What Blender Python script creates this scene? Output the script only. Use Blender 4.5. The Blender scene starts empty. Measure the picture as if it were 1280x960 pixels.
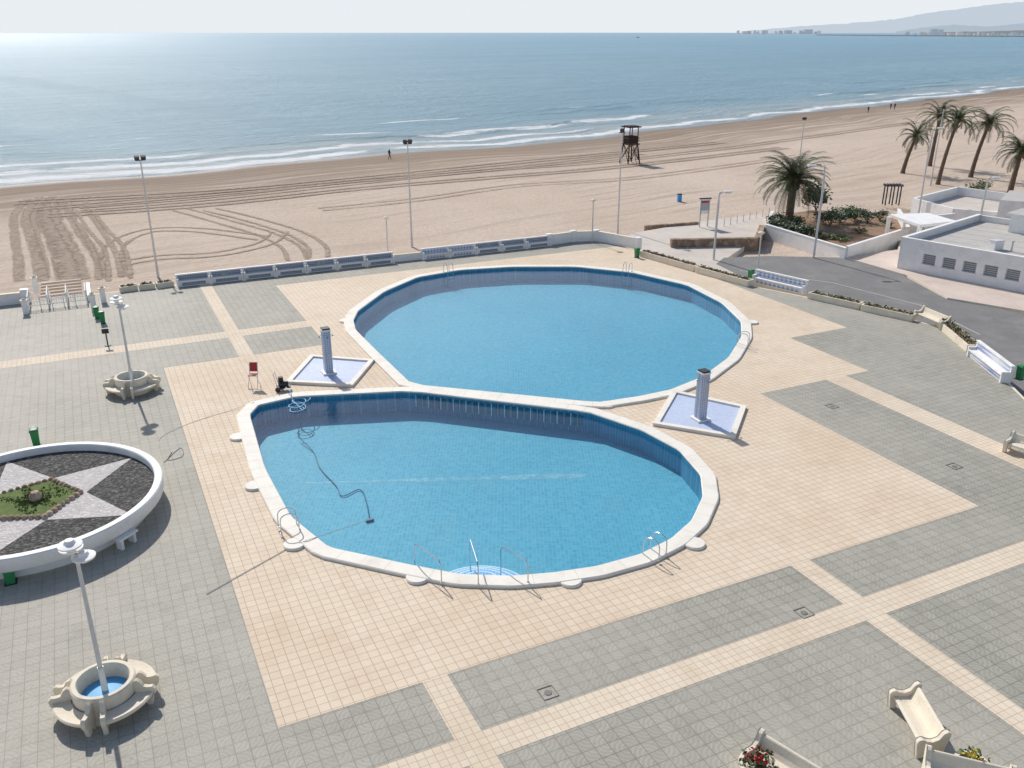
import bpy, math, random
from mathutils import Vector, Matrix, geometry
random.seed(7)
S=bpy.context.scene
# ------------------------------------------------------------------ camera calibration
F=1097.0; PIT=math.radians(21.85); CH=18.0
c_,s_=math.cos(PIT),math.sin(PIT)
def P(px,py,z=0.0):
    dx=(px-640)/F; dy=(480-py)/F
    d=(dx, c_+s_*dy, -s_+c_*dy)
    t=(z-CH)/d[2]
    return Vector((d[0]*t,d[1]*t,z))
def ZT(b,py):
    k=(480-py)/F
    return CH-b.y*(s_-k*c_)/(c_+k*s_)
TH=math.radians(25.7)
ct,st=math.cos(TH),math.sin(TH)
def L(p): return (p.x*ct+p.y*st, -p.x*st+p.y*ct)
def W(u,v,z=0): return Vector((u*ct-v*st,u*st+v*ct,z))
def U(px,py): return L(P(px,py))[0]
def V(px,py): return L(P(px,py))[1]
cam=bpy.data.objects.new("camera",bpy.data.cameras.new("camera")); S.collection.objects.link(cam)
cam.location=(0,0,CH); cam.rotation_euler=(math.radians(90)-PIT,0,0)
cam.data.sensor_width=36; cam.data.lens=36*F/1280; cam.data.clip_end=80000; cam.data.clip_start=0.1
S.camera=cam
S.view_settings.view_transform='Standard'; S.view_settings.look='None'; S.view_settings.exposure=0
# ------------------------------------------------------------------ light
AZ=math.radians(29); EL=math.radians(41)
sd=Vector((-math.sin(AZ)*math.cos(EL),math.cos(AZ)*math.cos(EL),math.sin(EL)))
sun=bpy.data.objects.new("sun",bpy.data.lights.new("sun",'SUN')); S.collection.objects.link(sun)
sun.data.energy=4.0; sun.data.angle=math.radians(0.8); sun.data.color=(1,0.95,0.88)
sun.rotation_euler=sd.to_track_quat('Z','Y').to_euler()
w=bpy.data.worlds.new("World"); S.world=w; w.use_nodes=True
nt=w.node_tree; nt.nodes.clear()
sky=nt.nodes.new('ShaderNodeTexSky'); sky.sky_type='NISHITA'; sky.sun_disc=False
sky.sun_elevation=EL; sky.sun_rotation=math.radians(360-29); sky.air_density=1.0; sky.dust_density=1.2; sky.ozone_density=1.0
bg=nt.nodes.new('ShaderNodeBackground'); bg.inputs[1].default_value=0.12
ow=nt.nodes.new('ShaderNodeOutputWorld')
tc=nt.nodes.new('ShaderNodeTexCoord'); sp=nt.nodes.new('ShaderNodeSeparateXYZ')
mr=nt.nodes.new('ShaderNodeMapRange'); mr.inputs[1].default_value=0.03; mr.inputs[2].default_value=0.30; mr.inputs[3].default_value=1.0; mr.inputs[4].default_value=0.0
mx=nt.nodes.new('ShaderNodeMix'); mx.data_type='RGBA'
nt.links.new(tc.outputs['Generated'],sp.inputs[0]); nt.links.new(sp.outputs[2],mr.inputs[0])
nt.links.new(mr.outputs[0],mx.inputs[0]); nt.links.new(sky.outputs[0],mx.inputs[6]); mx.inputs[7].default_value=(6.8,7.15,7.5,1)
nt.links.new(mx.outputs[2],bg.inputs[0]); nt.links.new(bg.outputs[0],ow.inputs[0])

# ------------------------------------------------------------------ node helper
class N:
    def __init__(s,name):
        s.mat=bpy.data.materials.new(name); s.mat.use_nodes=True; s.t=s.mat.node_tree; s.t.nodes.clear()
        s.out=s.t.nodes.new('ShaderNodeOutputMaterial')
        s.tc=s.t.nodes.new('ShaderNodeTexCoord')
    def node(s,t,**kw):
        n=s.t.nodes.new(t)
        for k,v in kw.items(): setattr(n,k,v)
        return n
    def set(s,sock,v):
        if isinstance(v,bpy.types.NodeSocket): s.t.links.new(v,sock)
        elif isinstance(v,(tuple,list)):
            if len(sock.default_value)==4 and len(v)==3: v=(*v,1)
            sock.default_value=v
        else: sock.default_value=v
    def m(s,op,a,b=0.0,c=None,clamp=False):
        n=s.node('ShaderNodeMath',operation=op); n.use_clamp=clamp
        s.set(n.inputs[0],a); s.set(n.inputs[1],b)
        if c is not None: s.set(n.inputs[2],c)
        return n.outputs[0]
    def mix(s,f,a,b,bt='MIX'):
        n=s.node('ShaderNodeMix',data_type='RGBA',blend_type=bt)
        s.set(n.inputs[0],f); s.set(n.inputs[6],a); s.set(n.inputs[7],b); return n.outputs[2]
    def noise(s,vec,scale,detail=4,rough=.55,color=False):
        n=s.node('ShaderNodeTexNoise'); s.set(n.inputs['Vector'],vec); n.inputs['Scale'].default_value=scale
        n.inputs['Detail'].default_value=detail; n.inputs['Roughness'].default_value=rough
        return n.outputs[1 if color else 0]
    def mr(s,v,a,b,c=0.,d=1.,smooth=False):
        n=s.node('ShaderNodeMapRange'); 
        if smooth: n.interpolation_type='SMOOTHSTEP'
        s.set(n.inputs[0],v)
        for i,x in enumerate((a,b,c,d)): n.inputs[i+1].default_value=x
        return n.outputs[0]
    def sep(s,v):
        n=s.node('ShaderNodeSeparateXYZ'); s.set(n.inputs[0],v); return n.outputs
    def comb(s,x,y,z=0.):
        n=s.node('ShaderNodeCombineXYZ')
        for i,a in enumerate((x,y,z)): s.set(n.inputs[i],a)
        return n.outputs[0]
    def vm(s,op,a,b=None):
        n=s.node('ShaderNodeVectorMath',operation=op); s.set(n.inputs[0],a)
        if b is not None: s.set(n.inputs[3 if op=='SCALE' else 1],b)
        return n.outputs[1 if op=='LENGTH' else 0]
    def bump(s,h,strength,dist=.02):
        n=s.node('ShaderNodeBump'); n.inputs['Strength'].default_value=strength; n.inputs['Distance'].default_value=dist
        s.set(n.inputs['Height'],h); return n.outputs[0]
    def bsdf(s,col,rough=.7,spec=.5,metal=0.,normal=None):
        n=s.node('ShaderNodeBsdfPrincipled'); s.set(n.inputs['Base Color'],col); s.set(n.inputs['Roughness'],rough)
        n.inputs['Specular IOR Level'].default_value=spec; n.inputs['Metallic'].default_value=metal
        if normal is not None: s.set(n.inputs['Normal'],normal)
        return n.outputs[0]
    def fin(s,sh):
        s.t.links.new(sh,s.out.inputs[0]); return s.mat
def simple(name,col,rough=.7,var=.15,scale=3.,bump=.15,metal=0,spec=.4,dirt=None):
    n=N(name); o=n.tc.outputs['Object']
    a=n.noise(o,scale,3,.6); b=n.noise(o,scale*9,2,.6)
    f=n.m('ADD',n.m('MULTIPLY',a,.65),n.m('MULTIPLY',b,.35))
    f=n.mr(f,.3,.7)
    lo=tuple(x*(1-var) for x in col); hi=tuple(min(1,x*(1+var*.6)) for x in col)
    c=n.mix(f,lo,hi)
    if dirt: c=n.mix(n.mr(n.noise(o,scale*.6,4,.7),.52,.75,0,.6),c,dirt)
    return n.fin(n.bsdf(c,rough,spec,metal,n.bump(b,bump,.02) if bump else None))
M={}
M['white']=simple("white_paint",(.84,.83,.81),.6,.08,1.5,.1,dirt=(.64,.61,.56))
M['coping']=simple("coping_stone",(.80,.755,.67),.7,.08,1.2,.2,dirt=(.60,.54,.45))
M['conc']=simple("cream_concrete",(.77,.69,.55),.8,.1,2,.3,dirt=(.5,.43,.34))
M['steel']=simple("stainless_steel",(.55,.57,.6),.25,.05,3,0,metal=1)
M['galv']=simple("galvanised_pole",(.62,.62,.6),.5,.08,3,.05,metal=.1)
M['dark']=simple("dark_metal",(.03,.03,.035),.5,.2)
M['manh']=simple("cast_iron_cover",(.20,.19,.17),.7,.2)
M['joint']=simple("coping_joint",(.45,.41,.35),.8,.2)
M['green']=simple("green_plastic",(.03,.24,.08),.45,.15,4,.05)
M['red']=simple("red_plastic",(.45,.03,.03),.5,.15)
M['bluep']=simple("blue_paint",(.09,.38,.70),.5,.1,2,.05)
M['wood']=simple("weathered_wood",(.05,.03,.025),.8,.3,4,.3)
M['trunk']=simple("palm_bark",(.17,.12,.08),.9,.4,6,.8)
M['leaf']=simple("palm_leaf",(.10,.125,.045),.5,.4,2,0)
M['leafd']=simple("palm_leaf_dark",(.05,.07,.03),.55,.4,2,0)
M['leafy']=simple("palm_leaf_dry",(.26,.2,.1),.7,.3,2,0)
M['bush']=simple("bush_leaf",(.045,.085,.025),.6,.4,2,0)
M['bushl']=simple("bush_leaf_light",(.11,.15,.04),.6,.4,2,0)
M['flower']=simple("red_flower",(.55,.02,.03),.6,.3,8,0)
M['yflower']=simple("yellow_flower",(.7,.5,.03),.6,.3,8,0)
M['soil']=simple("garden_soil",(.30,.19,.12),.95,.35,1.5,.6,dirt=(.12,.11,.05))
M['asph']=simple("asphalt",(.20,.195,.19),.85,.2,.5,.4,dirt=(.29,.27,.25))
M['side']=simple("sidewalk_paving",(.62,.52,.45),.85,.12,.7,.2,dirt=(.47,.39,.34))
M['walk']=simple("promenade_concrete",(.58,.52,.46),.85,.15,.5,.2,dirt=(.42,.36,.31))
M['glass']=simple("window_glass",(.09,.10,.11),.2,.1,2,0)
M['shutter']=simple("grey_shutter",(.42,.43,.44),.5,.1,2,.1)
M['roof']=simple("roof_paving",(.48,.46,.43),.85,.12,1,.1)
M['hosed']=simple("dark_hose",(.02,.12,.22),.5,.1)
M['hosel']=simple("light_blue_hose",(.35,.6,.78),.5,.1)
M['soft']=simple("grass_green",(.12,.17,.04),.9,.4,4,.8)
def tiles(name,c1,c2,mortar,size,mw,rough=.5,bump=.3,stain=None,sf=.6,coord='Object',metal=0,lo=.25,dark=None):
    n=N(name); o=n.tc.outputs[coord]
    b=n.node('ShaderNodeTexBrick'); b.offset=0; b.squash=1
    n.set(b.inputs['Vector'],o); n.set(b.inputs['Color1'],c1); n.set(b.inputs['Color2'],c2); n.set(b.inputs['Mortar'],mortar)
    b.inputs['Scale'].default_value=1; b.inputs['Mortar Size'].default_value=mw; b.inputs['Mortar Smooth'].default_value=.2
    b.inputs['Brick Width'].default_value=size; b.inputs['Row Height'].default_value=size; b.inputs['Bias'].default_value=0
    col=b.outputs[0]
    big=n.noise(o,lo,5,.68)
    if stain: 
        col=n.mix(n.mr(big,.42,.70,0,sf),col,stain,'MULTIPLY')
        s3=n.noise(n.vm('ADD',o,(31.,7.,0.)),lo*5,4,.7); col=n.mix(n.mr(s3,.50,.72,0,sf*.7),col,stain,'MULTIPLY')
    if dark:
        s4=n.noise(n.vm('ADD',o,(3.,17.,0.)),3.5,3,.7); col=n.mix(n.mr(s4,.58,.78,0,.32),col,dark)
    fine=n.noise(o,5,3,.6)
    col=n.mix(n.mr(fine,.3,.7,.0,.18),col,(.7,.67,.63),'MULTIPLY')
    return n.fin(n.bsdf(col,rough,.35,metal,n.bump(n.m('SUBTRACT',1.,b.outputs[1]),bump,.008)))
M['cream']=tiles("cream_paving",(.75,.63,.49),(.71,.585,.445),(.44,.345,.25),.33,.011,rough=.8,stain=(.82,.765,.69),lo=.12,dark=(.54,.44,.34))
M['band']=tiles("cream_band_paving",(.76,.65,.51),(.71,.60,.465),(.48,.39,.29),.25,.010,rough=.8,stain=(.82,.78,.73),lo=.2,dark=(.56,.47,.37))
M['pad']=tiles("blue_mosaic_pad",(.44,.53,.74),(.52,.60,.78),(.70,.72,.76),.12,.008,rough=.4,stain=(.85,.87,.9))
def poolfloor():
    n=N("pool_floor_mosaic"); o=n.tc.outputs['Object']
    b=n.node('ShaderNodeTexBrick'); b.offset=0; b.squash=1
    n.set(b.inputs['Vector'],o); n.set(b.inputs['Color1'],(.09,.355,.485)); n.set(b.inputs['Color2'],(.145,.435,.565)); n.set(b.inputs['Mortar'],(.19,.46,.56))
    b.inputs['Scale'].default_value=1; b.inputs['Mortar Size'].default_value=.012
    b.inputs['Brick Width'].default_value=.16; b.inputs['Row Height'].default_value=.16
    a=n.noise(o,.10,5,.65); c=n.mix(n.mr(a,.40,.66,0,.8),b.outputs[0],(.80,.89,.92),'MULTIPLY')
    v=n.noise(o,3.2,4,.7); c=n.mix(n.mr(v,.35,.68,0,.5),c,(.68,.82,.88),'MULTIPLY')
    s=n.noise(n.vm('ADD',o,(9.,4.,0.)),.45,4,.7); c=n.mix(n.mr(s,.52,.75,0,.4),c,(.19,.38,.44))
    return n.fin(n.bsdf(c,.6,.2))
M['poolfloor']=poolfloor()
M['poolwall']=tiles("pool_wall_mosaic",(.045,.23,.38),(.07,.28,.44),(.16,.36,.48),.12,.008,rough=.4,bump=.05)
M['gutter']=tiles("gutter_tile",(.02,.13,.22),(.03,.17,.27),(.12,.28,.40),.12,.008,rough=.4,bump=.05)
M['step']=tiles("pool_step_mosaic",(.18,.42,.75),(.25,.48,.78),(.5,.65,.85),.12,.01,rough=.4,bump=.05)
def greytile():
    n=N("grey_relief_paving"); o=n.tc.outputs['Object']
    b=n.node('ShaderNodeTexBrick'); b.offset=0; b.squash=1
    n.set(b.inputs['Vector'],o); n.set(b.inputs['Color1'],(.385,.372,.315)); n.set(b.inputs['Color2'],(.325,.315,.265)); n.set(b.inputs['Mortar'],(.175,.165,.135))
    b.inputs['Scale'].default_value=1; b.inputs['Mortar Size'].default_value=.013; b.inputs['Mortar Smooth'].default_value=.2
    b.inputs['Brick Width'].default_value=.4; b.inputs['Row Height'].default_value=.4
    v=n.vm('SCALE',o,2.5); fl=n.vm('FLOOR',v); fr=n.vm('FRACTION',v)
    wn=n.node('ShaderNodeTexWhiteNoise'); wn.noise_dimensions='2D'; n.set(wn.inputs[0],fl)
    rc=n.sep(wn.outputs[1]); f=n.sep(fr)
    def flip(x,r):
        k=n.m('GREATER_THAN',r,.5); return n.m('ABSOLUTE',n.m('SUBTRACT',x,k))
    d=n.vm('LENGTH',n.comb(flip(f[0],rc[0]),flip(f[1],rc[1]),0.))
    ring=n.m('SINE',n.m('MULTIPLY',d,19.))
    ring=n.mr(ring,-.4,.6)
    col=n.mix(n.m('MULTIPLY',n.m('SUBTRACT',1.,ring),.32),b.outputs[0],(.20,.19,.16))
    big=n.noise(o,.12,5,.7)
    col=n.mix(n.mr(big,.35,.7,0,.45),col,(.52,.485,.415))
    x=n.sep(o)
    lf=n.mr(x[0],-8,6,.55,0.)
    col=n.mix(lf,col,n.mix(.5,col,(.62,.55,.47)))
    st=n.noise(o,.9,4,.7); col=n.mix(n.mr(st,.55,.8,0,.5),col,(.22,.20,.165))
    sp_=n.noise(o,7,2,.6); col=n.mix(n.mr(sp_,.60,.75,0,.4),col,(.15,.14,.12))
    h=n.m('ADD',n.m('MULTIPLY',ring,.5),n.m('MULTIPLY',b.outputs[1],-1.))
    return n.fin(n.bsdf(col,.7,.25,0,n.bump(h,.25,.01)))
M['grey']=greytile()
def gravel(name,a,b_,sc=9):
    n=N(name); o=n.tc.outputs['Object']
    v=n.node('ShaderNodeTexVoronoi'); n.set(v.inputs['Vector'],o); v.inputs['Scale'].default_value=sc
    r=n.sep(v.outputs['Color']); c=n.mix(n.m('MULTIPLY',r[0],r[1]),a,b_)
    return n.fin(n.bsdf(c,.9,.3,0,n.bump(v.outputs[0],.8,.04)))
M['bgrav']=gravel("black_gravel",(.035,.035,.033),(.22,.21,.2),12)
M['wgrav']=gravel("white_gravel",(.48,.45,.43),(.72,.69,.67),12)
M['gstone']=gravel("reddish_stone",(.35,.24,.17),(.58,.46,.37),5)
M['rubble']=gravel("rubble_wall_stone",(.22,.15,.1),(.5,.38,.28),3)

# ------------------------------------------------------------------ mesh builder
class MB:
    def __init__(s): s.v=[];s.f=[];s.mi=[];s.mats=[]
    def k(s,m):
        m=M[m] if isinstance(m,str) else m
        if m not in s.mats: s.mats.append(m)
        return s.mats.index(m)
    def add(s,vs,fs,m):
        o=len(s.v); s.v+= [tuple(x) for x in vs]; k=s.k(m)
        for f in fs: s.f.append([i+o for i in f]); s.mi.append(k)
    def box(s,c,sz,m,rz=0.,rx=0.,ry=0.):
        R=Matrix.Rotation(rz,3,'Z')@Matrix.Rotation(ry,3,'Y')@Matrix.Rotation(rx,3,'X'); c=Vector(c); h=[x/2 for x in sz]
        vs=[c+R@Vector((x*h[0],y*h[1],z*h[2])) for z in(-1,1) for y in(-1,1) for x in(-1,1)]
        s.add(vs,[(0,2,3,1),(4,5,7,6),(0,1,5,4),(2,6,7,3),(0,4,6,2),(1,3,7,5)],m)
    def prism(s,poly,z0,z1,m,mtop=None):
        n=len(poly); A=sum(poly[i][0]*poly[(i+1)%n][1]-poly[(i+1)%n][0]*poly[i][1] for i in range(n))
        if A<0: poly=poly[::-1]
        vs=[(p[0],p[1],z0) for p in poly]+[(p[0],p[1],z1) for p in poly]
        s.add(vs,[(i,(i+1)%n,n+(i+1)%n,n+i) for i in range(n)]+[tuple(range(n))[::-1]],m)
        s.add([(p[0],p[1],z1) for p in poly],[tuple(range(n))],mtop or m)
    def wall(s,a,b,th,z0,z1,m):
        a=Vector(a[:2]);b=Vector(b[:2]); d=(b-a); l=d.length; c=(a+b)/2
        s.box((c.x,c.y,(z0+z1)/2),(l,th,z1-z0),m,math.atan2(d.y,d.x))
    def cyl(s,p0,p1,r0,r1,m,seg=12): s.tube([p0,p1],[r0,r1],m,seg)
    def tube(s,pts,r,m,seg=8):
        pts=[Vector(p) for p in pts]; n=len(pts)
        if not isinstance(r,(list,tuple)): r=[r]*n
        if len(r)<n: r=list(r)+[r[-1]]*(n-len(r))
        vs=[];fs=[];prev=None
        for i,p in enumerate(pts):
            t=(pts[min(i+1,n-1)]-pts[max(i-1,0)]).normalized()
            a=prev if prev is not None else (Vector((0,0,1)) if abs(t.z)<.9 else Vector((1,0,0)))
            x=(a-t*a.dot(t)); 
            if x.length<1e-4: x=t.orthogonal()
            x.normalize(); prev=x; y=t.cross(x)
            for k in range(seg):
                an=2*math.pi*k/seg; vs.append(p+(x*math.cos(an)+y*math.sin(an))*r[i])
        for i in range(n-1):
            for k in range(seg):
                k2=(k+1)%seg; fs.append((i*seg+k,i*seg+k2,(i+1)*seg+k2,(i+1)*seg+k))
        fs.append(tuple(range(seg))[::-1]); fs.append(tuple(range((n-1)*seg,n*seg)))
        s.add(vs,fs,m)
    def lathe(s,c,prof,m,seg=32,a0=0.,a1=2*math.pi):
        full=abs(a1-a0-2*math.pi)<1e-6; ns=seg if full else seg+1; np_=len(prof); vs=[];fs=[]
        for i in range(ns):
            a=a0+(a1-a0)*i/seg
            for r,z in prof: vs.append((c[0]+r*math.cos(a),c[1]+r*math.sin(a),c[2]+z))
        for i in range(seg):
            j=(i+1)%ns
            for k in range(np_-1): fs.append((i*np_+k,j*np_+k,j*np_+k+1,i*np_+k+1))
        s.add(vs,fs,m)
    def ring(s,c,r0,r1,z0,z1,m,a0=0.,a1=2*math.pi,seg=48):
        s.lathe(c,[(r0,z0),(r1,z0),(r1,z1),(r0,z1),(r0,z0)],m,seg,a0,a1)
        if abs(a1-a0-2*math.pi)>1e-6:
            for a in(a0,a1): s.add([(c[0]+r*math.cos(a),c[1]+r*math.sin(a),c[2]+z) for r,z in((r0,z0),(r1,z0),(r1,z1),(r0,z1))],[(0,1,2,3)],m)
    def sphere(s,c,r,m,sc=(1,1,1),seg=14):
        pr=[(max(1e-4,r*math.sin(math.pi*i/10)),-r*math.cos(math.pi*i/10)*sc[2]) for i in range(11)]
        s.lathe(c,[(a*sc[0],b) for a,b in pr],m,seg)
    def clump(s,c,rad,n,size,mats):
        for i in range(n):
            d=Vector((random.gauss(0,1),random.gauss(0,1),random.gauss(0,1))).normalized()
            rr=random.random()**.4
            p=Vector(c)+Vector((d.x*rad[0],d.y*rad[1],d.z*rad[2]))*rr*(.8+.4*math.sin(d.x*5+d.y*7+c[0]))
            u=Vector((random.gauss(0,1),random.gauss(0,1),random.gauss(0,.6))).normalized(); v=u.orthogonal().normalized()
            z=size*random.uniform(.6,1.4)
            s.add([p-u*z,p+v*z*.5,p+u*z,p-v*z*.5],[(0,1,2,3)],random.choice(mats))
    def build(s,name,smooth=False,rz=0.,bevel=0,loc=(0,0,0),ang=40):
        me=bpy.data.meshes.new(name); me.from_pydata(s.v,[],s.f)
        for m in s.mats: me.materials.append(m)
        me.polygons.foreach_set('material_index',s.mi)
        me.update()
        o=bpy.data.objects.new(name,me); S.collection.objects.link(o); o.rotation_euler[2]=rz; o.location=loc
        if smooth:
            me.polygons.foreach_set('use_smooth',[True]*len(me.polygons))
            try: me.set_sharp_from_angle(angle=math.radians(ang))
            except Exception: pass
        if bevel:
            b=o.modifiers.new("bevel",'BEVEL'); b.width=bevel; b.segments=2; b.limit_method='ANGLE'
        return o

# ------------------------------------------------------------------ coast
A=Vector((.766,.643)); NN=Vector((-.643,.766)); ZS=-2.5
sh=[(-40,237),(0,232),(130,224),(300,208),(480,193),(640,182),(800,166),(960,146),(1100,131),(1200,120),(1280,110)]
pts=[]
for q in sh:
    p=P(q[0],q[1],ZS); pts.append((p.x*A.x+p.y*A.y,p.x*NN.x+p.y*NN.y))
def lin(t):
    if t<=pts[0][0]: return pts[0][1]
    if t>=pts[-1][0]: return pts[-1][1]+(t-pts[-1][0])*.02
    for (a,b),(c,d) in zip(pts,pts[1:]):
        if a<=t<=c: return b+(d-b)*(t-a)/(c-a)
def d0(t):
    fd=1 if -60<t<460 else 0
    return sum(lin(t+k) for k in(-16,-8,0,8,16))/5+fd*(1.2*math.sin(t*.09)+.7*math.sin(t*.21+1))
def dist(p): 
    t=p.x*A.x+p.y*A.y; return p.x*NN.x+p.y*NN.y-d0(t)
prof=[(-45,-1.15),(-30,-1.3),(-14,-1.7),(-5,-2.2),(0,-2.5),(20,-3.6),(60,-5)]
def zl(d):
    if d<=prof[0][0]: return prof[0][1]
    for (a,b),(c,e) in zip(prof,prof[1:]):
        if a<=d<=c: return b+(e-b)*(d-a)/(c-a)
    return -5
def PG(px,py,off=0.):
    z=-1.15
    for _ in range(12): p=P(px,py,z); z=.5*z+.5*(zl(dist(p)))
    p=P(px,py,z); p.z=z+off; return p
def uvgrid(name,ts,ds,zf,mat):
    me=bpy.data.meshes.new(name); vs=[];uv=[];fs=[]
    for t in ts:
        b=d0(t)
        for d in ds:
            q=A*t+NN*(b+d); vs.append((q.x,q.y,zf(t,d))); uv.append((t,d))
    n=len(ds)
    for i in range(len(ts)-1):
        for j in range(n-1): fs.append((i*n+j,(i+1)*n+j,(i+1)*n+j+1,i*n+j+1))
    me.from_pydata(vs,[],fs); l=me.uv_layers.new(name="UVMap")
    for lp in me.loops: l.data[lp.index].uv=uv[lp.vertex_index]
    me.materials.append(mat); me.polygons.foreach_set('use_smooth',[True]*len(fs)); me.update()
    o=bpy.data.objects.new(name,me); S.collection.objects.link(o); return o
def sandmat():
    n=N("beach_sand"); uv=n.sep(n.tc.outputs['UV']); t,d=uv[0],uv[1]; o=n.tc.outputs['Object']
    wob=n.m('MULTIPLY',n.m('SUBTRACT',n.noise(n.comb(n.m('MULTIPLY',t,.03),n.m('MULTIPLY',d,.05)),1,3),.5),14.)
    w_=n.m('ADD',d,wob)
    streak=n.noise(n.comb(n.m('MULTIPLY',t,.025),n.m('MULTIPLY',d,.6)),1,5,.72)
    fine=n.noise(o,1.6,5,.7); big=n.noise(o,.06,3,.6)
    dry=n.mix(n.mr(big,.35,.65),(.65,.53,.43),(.58,.465,.37))
    dry=n.mix(n.mr(fine,.38,.7,0,.6),dry,(.45,.355,.275))
    zone=n.mr(w_,-46,-20,0,1,True)
    tr=n.m('MULTIPLY',zone,n.mr(streak,.36,.52))
    c=n.mix(n.m('MULTIPLY',tr,.95),dry,(.275,.205,.15))
    s2=n.noise(n.comb(n.m('MULTIPLY',t,.012),n.m('MULTIPLY',d,.7)),1,5,.75)
    inl=n.m('MULTIPLY',n.mr(s2,.48,.62),n.mr(n.noise(o,.05,2),.40,.6,0,.7)); c=n.mix(inl,c,(.38,.295,.225))
    c=n.mix(n.mr(w_,-20,-11,0,.75,True),c,(.24,.178,.13))
    c=n.mix(n.mr(d,-7,-2.5,0,1,True),c,(.18,.14,.108))
    rough=n.mr(d,-6,-1,.95,.35)
    return n.fin(n.bsdf(c,rough,.3,0,n.bump(n.noise(o,2.6,4,.75),.9,.22)))
def seamat():
    n=N("sea_water"); uv=n.sep(n.tc.outputs['UV']); t,d=uv[0],uv[1]
    st=n.noise(n.comb(n.m('MULTIPLY',t,.0018),n.m('MULTIPLY',d,.011)),1,7,.72)
    st2=n.noise(n.comb(n.m('MULTIPLY',t,.03),n.m('MULTIPLY',d,.16)),1,4,.68)
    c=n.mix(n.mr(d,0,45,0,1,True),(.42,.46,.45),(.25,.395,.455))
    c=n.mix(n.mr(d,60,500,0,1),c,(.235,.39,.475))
    c=n.mix(n.mr(d,800,6000,0,1),c,(.31,.44,.52))  # paler far offshore: distance haze painted into the base colour
    c=n.mix(n.mr(st,.40,.60,0,.6),c,(.165,.305,.39))
    c=n.mix(n.mr(st2,.42,.62,0,.55),c,(.145,.27,.345))
    wob=n.m('MULTIPLY',n.m('SUBTRACT',n.noise(n.comb(n.m('MULTIPLY',t,.025),0.),1,3,.6),.5),18.)
    w_=n.m('ADD',d,wob)
    fz=n.noise(n.comb(n.m('MULTIPLY',t,.30),n.m('MULTIPLY',d,1.0)),1,5,.8)
    left=n.mr(t,20,130,1,0,True)
    def band(c0,h,k):
        b=n.m('SUBTRACT',1.,n.m('DIVIDE',n.m('ABSOLUTE',n.m('SUBTRACT',w_,c0)),h)); b=n.m('MAXIMUM',b,0.)
        ns=n.m('ADD',n.noise(n.comb(n.m('MULTIPLY',t,.018),c0*3.1),1,2),n.m('MULTIPLY',left,.12))
        msk=n.mr(ns,k,k+.12)
        return n.m('MULTIPLY',b,msk)
    tot=band(5.,5.,.30)
    for a in ((13.,4.,.45),(23.,3.8,.50),(35,3.2,.52),(55,2.,.60)): tot=n.m('MAXIMUM',tot,band(*a))
    sw=n.mr(d,-2,1.8,1,0)
    tot=n.m('MAXIMUM',tot,n.m('MULTIPLY',sw,.75))
    tot=n.m('ADD',tot,n.m('MULTIPLY',left,n.mr(d,8,28,.20,0)))
    foam=n.m('MULTIPLY',n.m('SUBTRACT',n.m('ADD',n.m('MULTIPLY',tot,.75),fz),.89),4.,None,True)
    wv=n.noise(n.comb(n.m('MULTIPLY',t,.12),n.m('MULTIPLY',d,.42)),1,6,.72)
    nb=n.bump(wv,1.,1.8)
    c=n.mix(foam,c,(.84,.85,.85))
    r=n.m('ADD',.40,n.m('MULTIPLY',foam,.5))
    return n.fin(n.bsdf(c,r,.11,0,nb))
ts=[-26000,-9000,-3000,-1000,-400,-200,-120]+[-60+2.0*i for i in range(260)]+[480,520,600,700,850,1000,1400,2000,3000,5000,9000,16000,26000]
pk=[(13,.32,0.),(28,.6,2.),(43,.42,4.),(60,.3,1.)]
def zsea(t,d):
    z=ZS
    if 0<d<70 and -60<=t<=460:
        for c0,h,ph in pk:
            cc=c0+4*math.sin(t*.02+ph); m=.5+.5*math.sin(t*.03+ph*2)
            z+=h*m*math.exp(-((d-cc)/1.6)**2)
    return z
dsea=[-3,-1.5]+[i*.8 for i in range(0,90)]+[75,80,100,140,200,300,500,900,1600,3000,6000,12000,26000]
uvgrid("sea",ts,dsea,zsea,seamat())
dl=[-26000,-6000,-1500,-500,-300,-200,-150,-110,-80,-60,-45,-38,-30,-24,-19,-14,-10,-7,-5,-3,-1.5,0,2,5,10,20,60]
uvgrid("beach_sand_ground",ts,dl,lambda t,d: zl(d),sandmat())

def trackmat():
    n=N("churned_sand"); o=n.tc.outputs['Object']
    f=n.noise(o,1.6,5,.8); g=n.noise(o,.35,3,.6)
    c=n.mix(n.mr(f,.38,.62),(.30,.23,.17),(.54,.435,.345))
    tr=n.node('ShaderNodeBsdfTransparent'); mxs=n.node('ShaderNodeMixShader')
    uvx=n.sep(n.tc.outputs['UV'])
    e=n.m('SUBTRACT',1.,n.m('ABSOLUTE',n.m('SUBTRACT',n.m('MULTIPLY',uvx[0],2.),1.)))
    a=n.mr(n.m('ADD',n.m('ADD',n.m('MULTIPLY',e,.8),n.m('MULTIPLY',f,1.2)),n.m('MULTIPLY',g,1.2)),1.08,1.7,0,.8)
    n.set(mxs.inputs[0],a); n.t.links.new(tr.outputs[0],mxs.inputs[1]); n.t.links.new(n.bsdf(c,.95,.2,0,n.bump(f,1.,.2)),mxs.inputs[2])
    return n.fin(mxs.outputs[0])
TM=trackmat()
def cr(ps,k=8):
    out=[];ps=[ps[0]]+list(ps)+[ps[-1]]
    for i in range(1,len(ps)-2):
        for j in range(k):
            t=j/k; a,b,c,d=ps[i-1],ps[i],ps[i+1],ps[i+2]
            out.append(.5*((2*b)+(c-a)*t+(2*a-5*b+4*c-d)*t*t+(-a+3*b-3*c+d)*t**3))
    out.append(ps[-2]); return out
tv=[];tf=[];tuv=[]
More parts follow.
